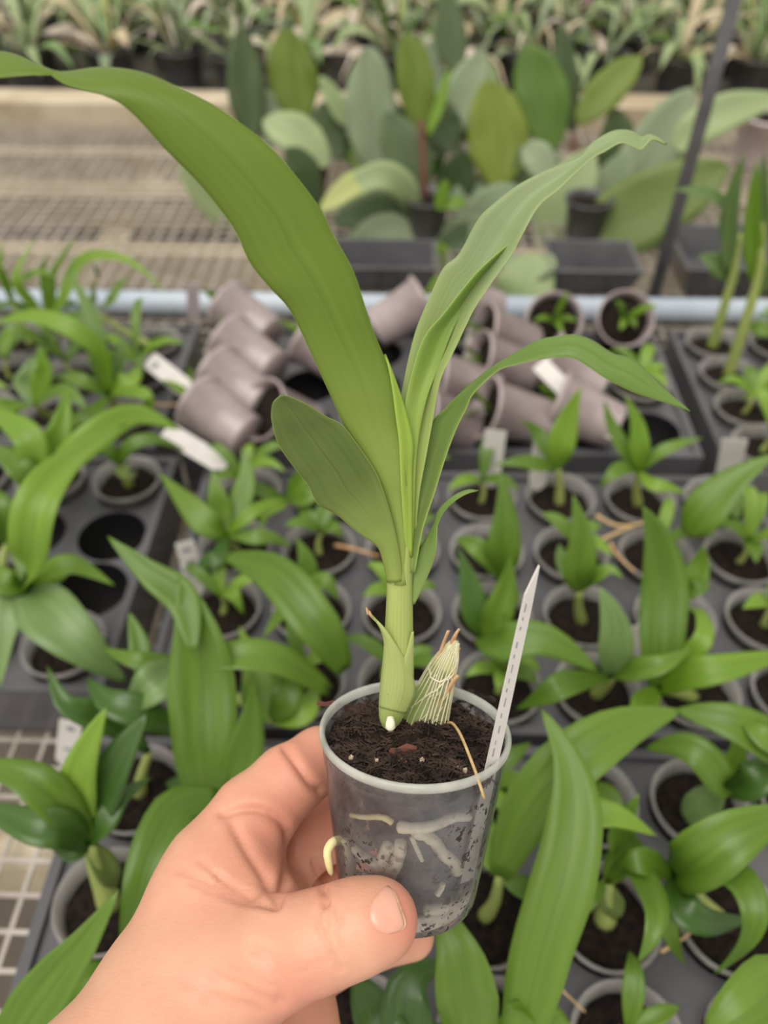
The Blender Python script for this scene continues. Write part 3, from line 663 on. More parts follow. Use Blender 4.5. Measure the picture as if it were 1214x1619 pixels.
# --- remaining small seedlings in the trays ----------------------------------
ROWN = {'m': ['front', 'second', 'third', 'rear'], 'n': ['front', 'second', 'rear'], 'l': ['front', 'second', 'third', 'rear'], 'bl': ['front', 'middle', 'rear', 'x'], 'br': ['front', 'second', 'third', 'rear']}
TN = {'m': 'middle tray', 'n': 'nearest tray', 'l': 'left tray', 'bl': 'rear left tray', 'br': 'right tray'}
for key, xs, ys, skip in (('m', MX, MY, ()), ('n', NX, NY, ()), ('l', LX, LY, ((4, 1), (4, 2), (3, 2), (0, 0), (1, 0))), ('bl', BLX, BLY, ((0, 0), (0, 1), (1, 0))), ('br', BRX, BRY, ((3, 0), (2, 0)))):
    for i in range(len(xs)):
        for j in range(len(ys)):
            if (key, i, j) in used or (i, j) in skip: continue
            t = seedling(at(xs, ys, i, j), 'small seedling pot in the %s row of the %s, %s from the left' % (ROWN[key][j], TN[key], ORD[i]), 'small seedlings standing in the trays')
            big = key in ('n', 'bl')
            near_big = key == 'n'
            rand_leaves(t, t.location, random.choice((3, 4, 5)), .05 if key == 'bl' else (.03 if key == 'n' else random.uniform(.022, .04)), .0115, ['green', 'green', 'bright', 'bright'], up=1.0)

# ------------------------------------------------------------------ white plant tags among the trays
def tagcard(p0, p1, z0, z1, w, label, mat='white_tag', marks=3, Y=None):
    a = G(p0[0], p0[1], z0) if Y is None else V(p0[0], p0[1], Y)
    c = G(p1[0], p1[1], z1) if Y is None else V(p1[0], p1[1], Y + .01)
    wd = w * depth(a) / F / 2; ax = (c - a); L = ax.length / 2; ax.normalize()
    n = ((CAM - a).normalized() * .6 + Vector((0, 0, .4))); n = (n - ax * n.dot(ax)).normalized(); s = ax.cross(n)
    mid_ = (a + c) / 2; t = empty('plant_tag', c, label, 'plant tag', 'plastic plant tags between the pots')
    b = MB(); th = .0003
    pr = [(-L, -wd), (L * .72, -wd), (L, -wd * .35), (L, wd * .35), (L * .72, wd), (-L, wd)]
    v = [mid_ + ax * x + s * y + n * th for x, y in pr] + [mid_ + ax * x + s * y - n * th for x, y in pr]
    b.add(v, [tuple(range(6)), tuple(range(11, 5, -1))] + [(k, k + 6, (k + 1) % 6 + 6, (k + 1) % 6) for k in range(6)])
    b.build('card', M[mat], t)
    if marks:
        b = MB()
        for k in range(marks):
            x = -L * .7 + L * .9 * k / max(1, marks - 1); l = L * random.uniform(.05, .1)
            b.box(mid_ + ax * x + n * (th + .00015) + s * wd * random.uniform(-.1, .1), ax * l, s * wd * random.uniform(.25, .5), n * .00008)
        b.build('print', M['ink'], t)
tagcard((235, 568), (315, 630), .03, .012, 30, 'white tag with a dark printed code lying diagonally at left', marks=1)
tagcard((260, 680), (358, 738), .03, .010, 32, 'white tag lying diagonally below the stack of mauve pots', marks=0)
tagcard((305, 447), (306, 512), .05, .0, 20, 'pinkish upright tag in front of the pale pipe', 'pink_tag', 0)
tagcard((291, 856), (314, 940), .045, .0, 30, 'white tag standing in the gap right of the left tray', marks=3)
tagcard((852, 574), (968, 690), .045, .012, 28, 'long white tag lying under the arching leaf', marks=0)
tagcard((784, 680), (772, 770), .05, -.004, 34, 'white tag standing just right of the held stem', marks=0)
tagcard((858, 690), (848, 775), .045, -.004, 28, 'white tag standing left of the upright green seedling', 'white_tag', 0)
tagcard((1162, 694), (1148, 760), .045, -.004, 38, 'white tag standing near the right edge', marks=0)
tagcard((112, 1140), (104, 1212), .0, -.04, 36, 'pale tag standing on the mesh at lower left', marks=2)
tagcard((1003, 990), (1016, 1050), .02, -.02, 22, 'pale tag in the pot behind the grey-green leaf', marks=0)
tagcard((1, 15), (17, 75), 0, 0, 22, 'white tag among the rear orchids at the top left corner', marks=0, Y=1.75)
tagcard((125, 78), (140, 108), 0, 0, 20, 'small white tag just above the crest of the big leaf', marks=0, Y=1.7)
tagcard((533, 200), (545, 255), 0, 0, 22, 'small white tag at the foot of the pale grey upright leaf', marks=0, Y=1.3)
tagcard((1046, 68), (1052, 135), 0, 0, 18, 'narrow cream tag left of the grey post', 'white_tag', 0, Y=1.62)
tagcard((1145, 62), (1128, 108), 0, 0, 20, 'pale tag just right of the grey post', 'white_tag', 0, Y=1.7)

# dry stalks lying across the pots
for k, (pp, lab) in enumerate((([(942, 815), (985, 832), (1060, 815)], 'dry tan stalk lying across the pots under the star-leaved seedling'), ([(948, 855), (985, 838), (1012, 828)], 'short dry tan stalk beside the blunt upright leaf'), ([(965, 860), (978, 880), (1005, 905)], 'dry brown stalk beneath the tall broad blade'), ([(530, 862), (560, 868), (600, 880)], 'dry brown stalk behind the held stem at left'),
    ([(700, 1405), (770, 1330), (830, 1325)], 'dry stalk crossing behind the clear pot'), ([(230, 640), (255, 640), (290, 640)], 'dry tan stalk beside the diagonal white tag'), ([(845, 1495), (870, 1545), (925, 1600)], 'thin dry straw across the lower tray'), ([(1045, 1505), (1085, 1480), (1105, 1455)], 'dry reddish straw in the lower right pot'))):
    c = [G(x, y, .006 + .004 * math.sin(q * 1.5)) for q, (x, y) in enumerate(pp)]
    v, f, u = tube(catmull([tuple(q) for q in c], 12), list(np.linspace(.0016, .0007, 12) * (.6 if k in (6, 7) else 1)), 8)
    tag(mk('dry_stalk', v, f, M['straw'] if k not in (2, 3) else M['horn'], None, u), lab, 'stalk', 'dry stalks on the trays')

# ------------------------------------------------------------------ large-leaved orchids behind the pipe
def bigplant(label, base, leaves, stem=None, potscale=True, potr=True):
    loc = Vector((base[0], base[1], ZM + 0.0545))
    t = empty('large_leaved_orchid', loc, label, 'potted plant', 'large-leaved orchids behind the pipe')
    for o_ in (share('pot', RPOT, t), share('soil', RSOIL, t)): o_.scale = (.74,) * 3
    if stem:
        p = [loc + Vector((0, 0, -.011))] + [V(x, y, Y) for x, y, Y in stem]; c = catmull([tuple(q) for q in p], 12)
        v, f, u = tube(c, list(np.linspace(.0055, .0035, 12)), 10); mk('stem', v, f, M['bark'], t, u)
    for (mat, w, Y, dY, pp, *rest) in leaves:
        kw = rest[0] if rest else {}
        n = len(pp); p3 = [V(x, y, Y + dY * k / (n - 1)) for k, (x, y) in enumerate(pp)]
        add_leaf(t, p3, w * np.mean([depth(q) for q in p3]) / F, mat, kw.pop('prof', OVAL), face=0.85, n=18, m=7, thick=.0012, fold=.15, twist=random.uniform(-.3, .3), **kw)
    return t
g1 = V(672, 425, 1.02); 
bigplant('large-leaved orchid with brown canes and olive upright leaves behind the held plant', (g1.x, 1.03), [
    ('yellowgreen', 98, 1.10, .06, [(790, 300), (786, 215), (768, 126)]), ('olive2', 86, 1.14, .06, [(874, 240), (856, 150), (832, 70)]),
    ('greygreen', 66, 1.18, .06, [(682, 250), (726, 160), (768, 80)]), ('yellowgreen', 60, 1.16, .05, [(668, 210), (656, 125), (644, 50)]),
    ('darkolive', 76, 1.08, .05, [(664, 320), (642, 245), (608, 178)]), ('greygreen', 44, 1.02, -.03, [(680, 372), (725, 366), (765, 345)]),
    ('greygreen', 62, 1.02, -.03, [(668, 372), (600, 372), (535, 425)]), ('darkolive', 60, 1.04, -.02, [(665, 350), (600, 335), (525, 350)]),
    ('pale', 46, 1.04, -.05, [(668, 372), (640, 300), (590, 280), (508, 335)]), ('bright', 18, 1.13, .03, [(676, 215), (695, 165), (710, 108)]),
    ('darkolive', 60, 1.12, .0, [(700, 330), (720, 290), (735, 235)]), ('olive', 70, 1.14, .04, [(640, 330), (600, 270), (560, 215)]), ('darkolive', 56, 1.0, -.02, [(690, 390), (750, 380), (800, 400)]), ('greygreen', 60, 1.05, .0, [(740, 380), (770, 330), (830, 300)]), ('darkolive', 60, 1.16, .03, [(720, 240), (700, 200), (690, 150)]), ('darkolive', 54, 1.1, .02, [(830, 330), (835, 280), (825, 230)]),
    ('darkolive', 54, 1.2, .03, [(760, 230), (745, 190), (742, 140)]), ('olive2', 50, 1.2, .03, [(690, 280), (680, 230), (690, 180)]), ('darkolive', 60, 1.16, .02, [(800, 330), (815, 290), (830, 250)]), ('greygreen', 50, 1.1, .02, [(720, 350), (740, 310), (770, 280)]), ('darkolive', 64, 1.2, .03, [(640, 260), (625, 210), (622, 160)]), ('greygreen', 54, 1.0, .0, [(640, 395), (600, 395), (560, 380)]),
    ('paleyellow', 40, 1.02, -.04, [(612, 282), (560, 292), (505, 335)]),
    ('bright', 22, .98, .0, [(690, 330), (700, 305), (705, 285)]), ('bright', 20, .98, .0, [(690, 330), (720, 320), (735, 325)]), ('bright', 20, .98, .0, [(688, 385), (700, 400), (700, 430)])],
    stem=[(676, 385, 1.03), (670, 290, 1.06), (666, 190, 1.10)])
g2 = V(490, 390, 1.12)
bigplant('large-leaved orchid with dark and yellow-green upright leaves left of the canes', (g2.x, 1.16), [
    ('darkolive', 60, 1.20, .05, [(396, 230), (388, 135), (381, 42)]), ('yellowgreen', 80, 1.24, .05, [(478, 195), (463, 120), (451, 44)]),
    ('greygreen', 84, 1.16, .05, [(592, 275), (586, 175), (585, 72)]), ('pale', 66, 1.12, .02, [(520, 262), (470, 215), (415, 192)]),
    ('pale', 56, 1.10, -.03, [(400, 380), (340, 320), (282, 262)]), ('pale', 30, 1.2, .02, [(545, 200), (530, 160), (505, 120)]),
    ('darkolive', 60, 1.2, .03, [(540, 250), (520, 210), (510, 160)]), ('greygreen', 50, 1.22, .03, [(440, 230), (425, 190), (420, 140)]), ('olive2', 50, 1.2, .03, [(560, 260), (550, 220), (545, 170)]), ('greygreen', 60, 1.1, .0, [(470, 320), (430, 290), (400, 250)]),
    ('darkolive', 50, 1.1, .0, [(505, 330), (480, 270), (450, 235)])], stem=[(500, 330, 1.14), (520, 250, 1.15)])
g3 = V(915, 420, 1.02)
bigplant('large-leaved orchid with a huge slanting olive leaf behind the grey post', (g3.x, 1.03), [
    ('olive', 118, 1.02, .0, [(902, 392), (1015, 335), (1152, 262)]), ('greygreen', 92, 1.10, .06, [(955, 385), (1020, 260), (1094, 138)], ),
    ('pale', 84, 1.06, .05, [(852, 398), (892, 320), (935, 235)]), ('pale', 62, 1.08, .02, [(1065, 235), (1130, 185), (1240, 152)], dict(prof=STRAP)),
    ('darkolive', 40, 1.25, .05, [(905, 210), (894, 120), (887, 36)]), ('yellowgreen', 60, 1.22, .05, [(912, 195), (962, 140), (1014, 88)]),
    ('darkolive', 60, 1.2, .03, [(960, 290), (975, 230), (970, 170)]), ('greygreen', 60, 1.1, .02, [(930, 360), (960, 300), (1000, 240)]), ('greygreen', 56, 1.12, .02, [(880, 330), (870, 290), (880, 240)]), ('pale', 50, 1.15, .02, [(1000, 330), (1050, 280), (1080, 220)]),
    ('greygreen', 50, 1.0, .03, [(870, 290), (850, 250), (825, 235)])], stem=[(905, 395, 1.04), (915, 300, 1.10), (905, 215, 1.2)])
g4 = V(712, 260, 1.45)
bigplant('tall narrow dark-leaved orchid at the top centre', (g4.x, 1.40), [
    ('darkolive', 52, 1.40, .05, [(720, 125), (712, 55), (704, -15)]), ('greygreen', 40, 1.4, .05, [(700, 160), (680, 110), (690, 60)]), ('pale', 40, 1.4, .03, [(760, 190), (770, 140), (765, 90)])])
# fallen leaves on the bench
for lab, mat, w, pts in (('large pale grey-green fallen leaf propped behind the open-mouthed pots', 'pale', 92, [(812, 492), (830, 455), (850, 400)]), ('smaller pale fallen leaf under the slanting olive leaf', 'greygreen', 60, [(800, 405), (835, 425), (880, 420)])):
    p3 = [G(x, y, -.058 + .03 * k) for k, (x, y) in enumerate(pts)]
    v, f, u = blade(p3, w * depth(p3[0]) / F, OVAL, .12, n=16, m=7, thick=.001)
    tag(mk('fallen_leaf', v, f, M[mat], None, u), lab, 'leaf')
# black square trays and pots on the mesh at the right
def open_tray(x0, x1, y0, y1, h, label):
    b = MB(); z0 = ZM + .0012; s = .012
    o = [(x0 + s, y0 + s, z0), (x1 - s, y0 + s, z0), (x1 - s, y1 - s, z0), (x0 + s, y1 - s, z0), (x0, y0, z0 + h), (x1, y0, z0 + h), (x1, y1, z0 + h), (x0, y1, z0 + h)]
    b.add(o, [(3, 2, 1, 0)] + [(k, (k + 1) % 4, (k + 1) % 4 + 4, k + 4) for k in range(4)])
    k_ = .005; i_ = [(x0 + s + k_, y0 + s + k_, z0 + .002), (x1 - s - k_, y0 + s + k_, z0 + .002), (x1 - s - k_, y1 - s - k_, z0 + .002), (x0 + s + k_, y1 - s - k_, z0 + .002), (x0 + k_, y0 + k_, z0 + h), (x1 - k_, y0 + k_, z0 + h), (x1 - k_, y1 - k_, z0 + h), (x0 + k_, y1 - k_, z0 + h)]
    b.add(i_, [(0, 1, 2, 3)] + [(k, k + 4, (k + 1) % 4 + 4, (k + 1) % 4) for k in range(4)])
    b.add([o[4], o[5], o[6], o[7], i_[4], i_[5], i_[6], i_[7]], [(k, (k + 1) % 4, (k + 1) % 4 + 4, k + 4) for k in range(4)])
    tag(b.build('open_tray', M['tray'] if h < .05 else M['blackpot']), label, 'tray')
open_tray(.335, .62, .862, .985, .040, 'empty black open tray at the right behind the pipe')
open_tray(.175, .285, .862, .945, .036, 'black square pot left of the grey post')
open_tray(-.09, .04, .862, .940, .036, 'black square pot in front of the brown-caned orchid')

# ------------------------------------------------------------------ crowded orchids on the rear bench
PRO = []
for k in range(9):
    ms = []
    for q in range(random.choice((12, 15, 18))):
        a = q * 2.4 + k; l = random.uniform(.04, .15); e = random.uniform(.1, 1.5); d = Vector((math.cos(a), math.sin(a), 0)); c = Vector((d.x * .012, d.y * .012, -.008))
        pts = [c, c + d * l * .35 + Vector((0, 0, l * .5 * e)), c + d * l * .7 + Vector((0, 0, l * .6 * e)), c + d * l + Vector((0, 0, l * (.7 * e - .4)))]
        v, f, u = blade(pts, random.choice((.005, .008, .013, .02, .03)), STRAP, .2, face=0.1, n=8, thick=.001, twist=random.uniform(-1.2, 1.2))
        ob = mk('leaf', v, f, M[random.choice(['pale', 'pale', 'pale', 'greyleaf', 'green', 'tan', 'tan', 'cream', 'cream', 'paleyellow', 'greygreen', 'greygreen'])], None, u); ms.append(ob.data); bpy.data.objects.remove(ob)
    PRO.append(ms)
def rearorchid(x, y, label, group, k, mats=None):
    t = empty('rear_orchid', (x, y, ZM + .004 + .0720), label, 'potted plant', group, Quaternion((0, 0, 1), random.random() * 6.28))
    share('pot', RPOT, t); share('soil', RSOIL, t)
    for me in PRO[k]: share('leaf', me, t)
    return t
def ordw(n):
    o = ORD + ['ninth', 'tenth', 'eleventh', 'twelfth', 'thirteenth', 'fourteenth', 'fifteenth', 'sixteenth', 'seventeenth', 'eighteenth', 'nineteenth', 'twentieth']
    return o[n - 1] if n <= 20 else 'twenty-' + ORD[n - 21]
ROWS_ = ['front', 'second', 'third', 'fourth', 'fifth', 'sixth', 'seventh', 'eighth']
yy = 1.61
for r_ in range(8):
    xx = -0.68 * yy + (0.06 if r_ % 2 else 0); q = 0
    while xx < 0.66 * yy:
        q += 1
        rearorchid(xx + random.uniform(-.02, .02), yy + random.uniform(-.015, .015), 'blurred strap-leaved orchid in the %s row of the rear bench, %s from the left' % (ROWS_[r_], ordw(q)), 'orchids crowding the rear bench', random.randrange(9)); xx += 0.132
    yy += 0.130
# pink blooms
for (px_, py_, Y_, lab) in ((925, 14, 2.0, 'pale pink orchid bloom at the top of the rear bench'), (955, 30, 2.0, 'pink orchid bloom slightly lower and to the right')):
    c = V(px_, py_, Y_); t = empty('orchid_bloom', c, lab, 'flower', 'pink blooms on the rear bench')
    for k in range(5):
        a = k * 1.2566; d = RT * math.cos(a) + UP * math.sin(a)
        v, f, u = blade([c, c + d * .014 - FW * .004, c + d * .026 - FW * .002], .02, OVAL, .1, face=1.0, n=8, thick=.0008); mk('petal', v, f, M['flower'], t, u)
    v, f, u = tube([c + Vector((0, 0, -.12)), c + Vector((.004, .004, -.06)), c + FW * .003], .0018, 8); mk('flower_stalk', v, f, M['stem'], t, u)
# terracotta-rimmed pale pots at the right edge
for (px_, py_, Y_, sc, lab) in ((1208, 60, 1.72, 1.0, 'pale pinkish round pot at the top right edge'), (1214, 215, 1.30, 1.1, 'pale pot at the right edge on the mesh')):
    zf = ZM + (.004 if Y_ > 1.53 else .001)
    me = lathe_me('pot', [(r * 1.9 * sc, z * 1.3) for r, z in POTP], M['pink_tag'], 26); me2 = lathe_me('soil', [(r * 1.9 * sc, z * 1.3) for r, z in SOILP], M['soil'], 20, .004)
    g = V(px_, py_, Y_); t = empty('flower_pot', (g.x, Y_, zf + .0745), lab, 'pot'); share('pot', me, t); share('soil', me2, t)

# ------------------------------------------------------------------ the held orchid in its clear pot
D0 = 0.218
PC = P(656, 1151, D0)                                  # centre of the rim
rh = ray(656, 1151).normalized()
uh = (UP - rh * UP.dot(rh)).normalized(); sh = rh.cross(uh)
uh = (uh + sh * 0.05).normalized()
AX = (-rh * 0.53 + uh * 0.848).normalized()             # pot axis, leaning away from the viewer
QP = Vector((0, 0, 1)).rotation_difference(AX)
def PL(x, y, z): return PC + QP @ Vector((x, y, z))
def on_soil(px, py, h=0.0):                             # photo point on the soil plane (h above it)
    r = ray(px, py); o = PL(0, 0, -0.005 + h); return CAM + r * ((o - CAM).dot(AX) / r.dot(AX))
held = empty('potted_orchid', PL(0, 0, -.0550), 'young orchid with long green leaves in a clear plastic pot held in the hand', 'potted plant')
def loc_(o, name, mat, v, f): return mk(name, [PL(*q) for q in v], f, mat, held)
RB, RTT, PH = 0.0204, 0.0262, 0.0545
prof = [(0, -PH), (RB - .002, -PH), (RB, -PH + .0015), (RB + .0006, -PH + .006), (RTT - .0001, -.0030), (RTT, -.0022)]
inn = [(RTT - .0010, -.0022), (RB - .0006, -PH + .006), (RB - .0012, -PH + .0025), (0, -PH + .002)]
v, f = lathe(prof + inn, 64); potw = loc_(held, 'pot', M['clear_pot'], v, f)
potw.data.materials.append(M['clear_inner'])
for pl_ in potw.data.polygons: pl_.material_index = 1 if pl_.index >= 64 * len(prof) else 0
v, f = lathe([(RTT - .0010, -.0022), (RTT + .0002, -.0022), (RTT + .0006, -.0016), (RTT + .0007, -.0006), (RTT + .0003, .0004), (RTT - .0004, .0004), (RTT - .0010, -.0004), (RTT - .0010, -.0022)], 72)
rim = mk('rim', [PL(*q) for q in v], f, M['pot_rim'], potw); tag(rim, 'translucent white rolled rim')
# whitish moist ring at the foot
v, f = lathe([(RB - .0014, -PH + .0022), (RB - .0004, -PH + .0075), (RB - .0022, -PH + .0072), (RB - .004, -PH + .0026), (RB - .0014, -PH + .0022)], 48)
mk('foot_ring', [PL(*q) for q in v], f, M['root'], held)
# root ball seen through the wall, drawn off the wall on the left
v, f = lathe([(0, -PH + .009), (RB * .56, -PH + .008), (RB * .68, -PH + .016), (RTT * .60, -.034), (RTT * .64, -.022), (RTT * .76, -.012), (RTT * .93, -.007), (RTT * .93, -.006), (RTT * .8, -.0052)], 64)
v2 = []
for (x, y, z) in v:
    w = max(0, min(1, (-z - .010) / .02)); nn = 1 + .07 * mnoise.noise(Vector((x * 150, y * 150, z * 150))) * w
    v2.append((x * nn + .0042 * w, y * nn, z))
mk('root_ball', [PL(*q) for q in v2], f, M['plug'], held)
# soil surface
v, f = [], []
nr, na = 18, 72
for i in range(nr + 1):
    r = (RTT - .0016) * i / nr
    for k in range(na):
        a = 2 * math.pi * k / na; x, y = r * math.cos(a), r * math.sin(a)
        hgt = .0022 * mnoise.noise(Vector((x * 110, y * 110, 0))) + .0014 * mnoise.noise(Vector((x * 330, y * 330, 4))) + .0035 * (1 - (r / RTT) ** 2) * (0.4 + .6 * (y > 0))
        v.append((x, y, -.0055 + hgt))
for i in range(nr):
    for k in range(na): f.append((i * na + k, i * na + (k + 1) % na, (i + 1) * na + (k + 1) % na, (i + 1) * na + k))
soil = mk('soil', [PL(*q) for q in v], f, M['soil'], held)
rs = random.Random(3)
def soil_h(x, y):
    r2 = (x * x + y * y) / RTT ** 2
    return -.0055 + .0022 * mnoise.noise(Vector((x * 110, y * 110, 0))) + .0014 * mnoise.noise(Vector((x * 330, y * 330, 4))) + .0035 * (1 - r2) * (0.4 + .6 * (y > 0))
b = MB()
for k in range(2800):
    a = rs.random() * 6.283; r = (RTT - .0022) * math.sqrt(rs.random()); x, y = r * math.cos(a), r * math.sin(a)
    l = rs.uniform(.0005, .0020) * (1.5 if k % 9 == 0 else 1); az = rs.random() * 6.283; d = Vector((math.cos(az), math.sin(az), rs.uniform(-.25, .45))).normalized()
    n_ = d.orthogonal().normalized(); n2 = d.cross(n_); w = rs.uniform(.00008, .00028)
    b.box(PL(x, y, soil_h(x, y) + rs.uniform(0, .0008)), (QP @ d) * l, (QP @ n_) * w, (QP @ n2) * w * rs.uniform(.4, 1))
o = b.build('bark_fibres', M['fibre'], soil); tag(o, kind='stuff')
def chip(px, py, l, w, th, ang, mat='bark', name='bark_chip', h=.001):
    c = on_soil(px, py, h); ex = (QP @ Vector((math.cos(ang), math.sin(ang), .05))); ey = AX.cross(ex).normalized(); b = MB()
    pr = [(-1, -.3), (-.5, -1), (.2, -.8), (.9, -.5), (1, .2), (.4, .9), (-.3, .7), (-.8, .6)]
    v = [c + ex * x * l + ey * y * w + AX * (th * (1 + .6 * math.sin(x * 5))) for x, y in pr] + [c + ex * x * l + ey * y * w - AX * th for x, y in pr]
    b.add(v, [tuple(range(8)), tuple(range(15, 7, -1))] + [(k, k + 8, (k + 1) % 8 + 8, (k + 1) % 8) for k in range(8)]); b.build(name, M[mat], soil)
chip(637, 1186, .0042, .0018, .0005, .3); chip(545, 1138, .0040, .0011, .0008, .9, 'fibre'); chip(560, 1120, .0045, .0015, .0006, -.3, 'fibre'); chip(610, 1164, .0034, .0008, .0005, .1, 'fibre')
chip(520, 1112, .0036, .0006, .0005, .05, 'bark', h=.004); chip(632, 1206, .0022, .0010, .0005, .4); chip(770, 1104, .0030, .0010, .0006, -.5, 'fibre'); chip(740, 1100, .0034, .0012, .0008, 1.0, 'fibre')
for (px_, py_) in ((725, 1215), (735, 1218), (595, 1203), (667, 1202), (555, 1198), (614, 1230)):
    chip(px_, py_, .0007, .0006, .0005, rs.random() * 3, 'perlite', 'perlite_grain')
# roots pressed against the clear wall
def wall_pt(px, py, r_in=.0004):                        # photo point on the near inner wall
    r = ray(px, py).normalized(); qi = QP.inverted(); o = qi @ (CAM - PC); d = qi @ r
    lo = None
    for k in range(1000):
        t = .15 + k * .00015; q = o + d * t; R = RB + (RTT - RB) * (q.z + PH) / PH
        if -PH + .001 < q.z < -.003 and q.x ** 2 + q.y ** 2 < (R - .0015 - r_in) ** 2: return PC + QP @ q
    return P(px, py, .21)
def root(pts, r0, r1, mat='root', n=18):
    c = [tuple(wall_pt(float(x), float(y), max(r0, r1) * .35)) for x, y in catmull(pts, n)]; c = [tuple(np.mean(c[max(0, i - 1):i + 2], axis=0)) for i in range(n)]
    rr = [(r0 + (r1 - r0) * i / (n - 1)) * (1 + .25 * mnoise.noise(Vector((i * .9, pts[0][0], 0)))) * (1 if 0 < i < n - 1 else .5) for i in range(n)]
    v, f, u = tube(c, rr, 10); mk('root', v, f, M[mat], held, u)
root([(624, 1306), (660, 1310), (690, 1304), (718, 1292), (746, 1293)], .0017, .0011)
root([(648, 1314), (682, 1325), (700, 1350), (716, 1362), (724, 1380)], .0016, .0018)
root([(618, 1332), (606, 1352), (604, 1372), (596, 1366), (575, 1354), (556, 1336)], .0018, .0013)
root([(634, 1328), (630, 1355), (618, 1378), (606, 1395)], .0017, .0021)
root([(622, 1302), (605, 1292), (575, 1292), (552, 1288)], .0010, .0006, 'root_yellow')
root([(650, 1322), (660, 1345), (668, 1362)], .0007, .0006)
root([(545, 1325), (552, 1350), (556, 1390)], .0012, .0016)
root([(575, 1378), (585, 1390), (590, 1400)], .0009, .0010)
root([(668, 1438), (695, 1437), (718, 1431), (736, 1420)], .0016, .0013); root([(690, 1415), (697, 1405), (700, 1396)], .0010, .0008)
# root that pokes out through the wall on the left
p = [P(540, 1330, .224), P(527, 1331, .219), P(518, 1345, .217), P(519, 1362, .216), P(524, 1384, .216)]
v, f, u = tube(catmull([tuple(q) for q in p], 14), [.0012, .0013, .0013, .0013, .0013, .0013, .0013, .0012, .0012, .0011, .0011, .0010, .0008, .0003], 12); mk('root', v, f, M['root_yellow'], held, u)
# stem
def dp(y): return 0.2185 - (1140 - y) / 540 * 0.027
stem = [(612, 1149, 9), (616, 1138, 17), (621, 1115, 22.5), (626, 1080, 25), (629, 1040, 24), (630.5, 1000, 22.5), (631.5, 950, 21), (632.5, 905, 20), (636, 870, 16), (642, 820, 9)]
SD = [(x, y, dp(y) + .001, r) for x, y, r in stem]
c = catmull([tuple(P(x, y, d)) for x, y, d, r in SD], 40); rr = catmull([(r * d / F, 0) for x, y, d, r in SD], 40)[:, 0]
v, f, u = tube(c, list(rr), 28); mk('stem', v, f, M['stem'], held, u)
v, f, u = tube([P(617, 1134, .2115), P(617, 1143, .2106), P(617, 1150, .2106), P(617, 1154, .211)], [.0009, .0013, .0014, .0008], 12); mk('root', v, f, M['root'], held, u)
# leaves from edge pairs: (left x, y, right x, y, left depth mm, right depth mm) relative to the leaning plane of the plant
def edge_leaf(pairs, mat, cup_=0.1, midpos=0.5, n=44, m=11, thick=.0007, name='leaf', base=0.0):
    rows = []; A = [tuple(P(p[0], p[1], dp(p[1]) + base + (p[4] if len(p) > 4 else 0) / 1000)) for p in pairs]; B = [tuple(P(p[2], p[3], dp(p[3]) + base + (p[5] if len(p) > 5 else 0) / 1000)) for p in pairs]
    A, B = catmull(A, n), catmull(B, n)
    for i in range(n):
        cup = cup_ if not isinstance(cup_, (list, tuple)) else float(np.interp(i / (n - 1), np.linspace(0, 1, len(cup_)), cup_))
        a, b_ = Vector(A[i]), Vector(B[i]); wv = (b_ - a).length; row = []
        to = ((a + b_) / 2 - CAM).normalized()
        for j in range(m):
            s = j / (m - 1)
            k = s / midpos if s < midpos else (1 - s) / (1 - midpos)
            k = math.sin(k * math.pi / 2) ** 1.2
            row.append(a.lerp(b_, s) + to * (cup * wv * k))
        rows.append(row)
    v, f, u = grid_sheet(rows, thick); return mk(name, v, f, M[mat], held, u)
# widest leaf sweeping to the upper left
edge_leaf([(612, 925, 653, 925, 1.2, 1.2), (611, 865, 652, 865, .8, .6), (606, 805, 649, 805, -.5, -.5), (595, 757, 642, 760, -2, -2), (571, 715, 640, 715, -2, -2), (545, 675, 637, 668, -2, -1), (520, 620, 628, 612, -2, -1), (495, 566, 606, 561, -2, -1), (459, 492, 585, 508, -2, -2), (424, 452, 559, 429, -3, -2), (394, 414, 527, 371, -3, -2), (369, 360, 506, 329, -4, -2), (316, 292, 453, 260, -5, -3), (264, 239, 411, 218, -6, -3), (211, 181, 340, 168, -7, -3), (174, 155, 274, 134, -8, -2), (140, 144, 221, 113, -8, -1), (110, 136, 160, 106, -7, 0), (88, 124, 118, 112, -5, 0), (62, 104, 92, 118, 0, -3), (30, 88, 48, 119, 1, -5), (0, 81, 0, 123, 2, -5), (-40, 84, -40, 126, 2, -4), (-90, 110, -90, 116, 2, 1)], 'leaf_main', [-.60, -.30, -.10, -.07, -.07, -.07, -.07, -.07, -.07, -.07, -.07, -.07, -.07, -.07, -.07, -.07, -.07, -.05, 0], n=90, m=13)
# blunt olive leaf at the left
edge_leaf([(612, 921, 638, 918, -1.0, -2.2), (604, 884, 633, 880, -2.2, -3), (594, 862, 627, 850, -3.5, -3.6), (565, 842, 618, 815, -4, -4), (532, 814, 606, 776, -4, -4), (502, 797, 596, 750, -5, -4), (486, 766, 580, 724, -5, -4), (466, 741, 562, 698, -6, -4), (440, 703, 540, 671, -7, -4), (430, 669, 513, 657, -8, -5), (429, 650, 489, 641, -8, -6), (432, 636, 466, 630, -8, -7), (442, 626, 450, 624, -8, -8)], 'leaf_olive', [-.42, -.2, .05, .06, .06, .06, .06, .06, .06, .06], n=56, m=13)
